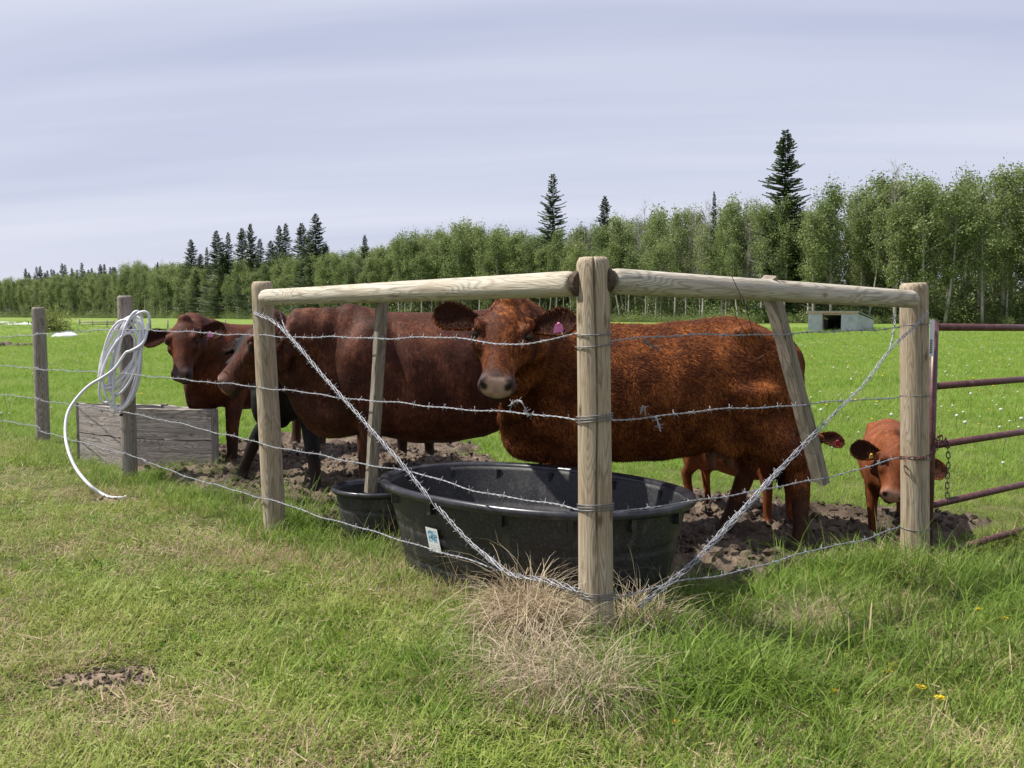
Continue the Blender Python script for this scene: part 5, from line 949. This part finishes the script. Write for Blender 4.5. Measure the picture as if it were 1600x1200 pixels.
# dry grass: heaped round the corner post, lying thatch, stalks
xs, ys, zs, ss, ii, tl, rz_ = [], [], [], [], [], [], []
def drypatch(px, py, rx, ry, n, s0, s1, kinds, zh=0.):
    g = G(px, py)
    for _ in range(n):
        a, b_ = r_.normal()*.5, r_.normal()*.5; x_, y_ = g.x+a*rx, g.y+b_*ry
        if (x_-CP.x)**2+(y_-CP.y)**2 < .13**2 or (abs(x_-CP.x) < .10 and CP.y-.35 < y_ < CP.y): continue
        xs.append(x_); ys.append(y_); zs.append(gzf(x_, y_)+zh*math.exp(-(a*a+b_*b_)*2)*r_.random()); ss.append(r_.uniform(s0, s1)); ii.append(random.choice(kinds)); tl.append(r_.normal()*.35); rz_.append(r_.random()*6.28)
drypatch(835, 1005, .16, .13, 90, .75, 1.1, (5, 6, 0, 1), .14); drypatch(800, 985, .15, .12, 60, .8, 1.15, (5, 0, 1), .12); drypatch(870, 985, .08, .08, 22, .6, .9, (5, 1), .08); drypatch(998, 1000, .11, .12, 70, .7, 1.1, (5, 6, 1), .06); drypatch(845, 960, .2, .1, 26, .9, 1.25, (0, 1, 2), .08); drypatch(925, 1095, .22, .12, 90, .55, .95, (5, 6, 2, 3), .03); drypatch(860, 1060, .22, .14, 70, .6, .95, (5, 6, 2), .02); drypatch(1180, 1010, .12, .1, 14, .5, .7, (5, 6)); drypatch(1270, 985, .08, .06, 10, .5, .7, (5, 6)); drypatch(860, 1110, .25, .12, 34, .45, .8, (0, 1, 3))
drypatch(700, 935, .45, .18, 130, .5, .9, (3, 3, 0)); drypatch(640, 900, .4, .15, 110, .4, .8, (3, 3, 3, 0)); drypatch(510, 880, .7, .3, 330, .4, .8, (3,)); drypatch(400, 880, .5, .3, 120, .4, .8, (3,)); drypatch(170, 775, .6, .35, 130, .5, 1., (3,)); drypatch(110, 830, 1., .5, 160, .4, .8, (3,)); drypatch(280, 800, .4, .15, 60, .4, .7, (3,)); drypatch(60, 690, .9, .5, 60, .5, .9, (3,))
drypatch(1275, 975, .15, .10, 26, .6, .95, (0, 1, 3)); drypatch(1195, 1000, .25, .15, 40, .5, .8, (3, 0)); drypatch(1385, 880, .22, .14, 44, .55, .95, (0, 1, 3)); drypatch(1480, 870, .25, .14, 20, .5, .8, (3, 4)); drypatch(1330, 1000, .3, .2, 20, .5, .8, (3, 4)); drypatch(1420, 1110, .5, .3, 40, .4, .7, (3,)); drypatch(820, 930, .3, .15, 16, .8, 1.15, (4,)); drypatch(640, 880, .3, .1, 8, .7, 1., (4,)); drypatch(560, 850, .3, .1, 7, .6, .9, (4,)); drypatch(1000, 930, .2, .1, 8, .8, 1.1, (4,))
drypatch(300, 1000, 1.4, .7, 120, .3, .6, (3,)); drypatch(600, 1050, .8, .4, 60, .3, .6, (3,))
scatter('dry_grass', np.stack([xs, ys, zs], 1), rz_, ss, ii, g_dry, tl)
# pasture
def pastok(x, y, r_): return (inside(x, y) > .1) & (r_.random(len(x)) > mudmask(x, y)*1.5)
x, y, r_ = view_points(150000, 4.2, 95, lambda Y: 1/(1+(Y/7.)**1.85), 3); ok = pastok(x, y, r_); x, y = x[ok], y[ok]; hn = fbm(x*.8, y*.8, 3, 91)
near_ = np.exp(-((y-6.5)/3.5)**2)*.25
scat('pasture_grass', x, y, r_, (.55+.7*hn-near_)*(1+.020*y)*r_.uniform(.7, 1.25, len(x)), r_.integers(0, 4, len(x)), g_past, -.01)
# seed heads and yellow flowers of the pasture, too many to count
def clock(seed, mat, rr, h, cup):
    rng = np.random.default_rng(seed); m = MB(); m.tube([(0, 0, 0), (.01, 0, h*.5), (.012, .005, h)], .0022, 4, m=1); m.ball((.012, .005, h+rr*.6), (rr, rr, rr*cup), nu=8, nv=4); return bpy.data.objects.new('fl', m.mesh('fl', [mat, M_STEM]))
g_fl = proto_collection('flower_plants', [clock(1, M_PUFF, .013, .17, .95), clock(2, M_PUFF, .011, .21, .95), clock(3, M_YELLOW, .012, .14, .45)])
x, y, r_ = view_points(3600, 7, 90, lambda Y: 1/(1+(Y/12.)**1.5), 9); cln = fbm(x*.25, y*.25, 3, 55); ok = pastok(x, y, r_) & (r_.random(len(x)) < (cln-.28)*3+.1) & ((x > 0) | (r_.random(len(x)) < .6)); x, y = x[ok], y[ok]
scat('seed_heads', x, y, r_, r_.uniform(.7, 1.4, len(x))*(1+.006*y), r_.choice([0, 1, 0, 2], len(x)), g_fl)
# dandelions one can point at
def dandelion(px, py, label, s=1.):
    g = G(px, py+12); z = gzf(g.x, g.y); o = empty('dandelion', (g.x, g.y, z), label, 'flower', 'yellow dandelions in the grass on the right'); h = P(px, py, g.y).z-z
    m = MB(); m.tube([(0, 0, 0), (.008, .004, h*.6), (0, 0, h)], .002, 5); m.build('stem', M_STEM, o, True); m = MB(); rng = random.Random(int(px))
    for lay, (n, r0, up) in enumerate(((20, .020, .15), (16, .015, .5), (10, .009, .9))):
        for i in range(n):
            a = i/n*6.28+lay*.2+rng.uniform(-.1, .1); d = np.array([math.cos(a), math.sin(a), up]); d /= np.linalg.norm(d); w_ = np.array([-math.sin(a), math.cos(a), 0])*.0022; b_ = np.array([0, 0, h]); m.add([b_-w_*.5, b_+w_*.5, b_+d*r0*s+w_, b_+d*r0*s-w_], Q=[(0, 1, 2, 3)])
    m.build('flower_head', M_YELLOW, o)
for px, py, lab in ((1535, 973, 'brightest dandelion, left of another one near the right edge'), (1569, 967, 'dandelion nearest the right edge of the grass'), (1529, 953, 'dandelion half hidden in grass just above the brightest one'), (1396, 1040, 'upper right bloom of a close dandelion pair in the shade'), (1385, 1049, 'lower left bloom of a close dandelion pair in the shade'),
                    (1303, 1081, 'leftmost of the yellow dandelions right of the dry tuft'), (1438, 1074, 'dandelion between the close pair and the bottom edge'), (1468, 1091, 'pale faded dandelion, lowest on the right side'), (1055, 1129, 'dandelion at the bottom edge below the corner post')): dandelion(px, py, lab)
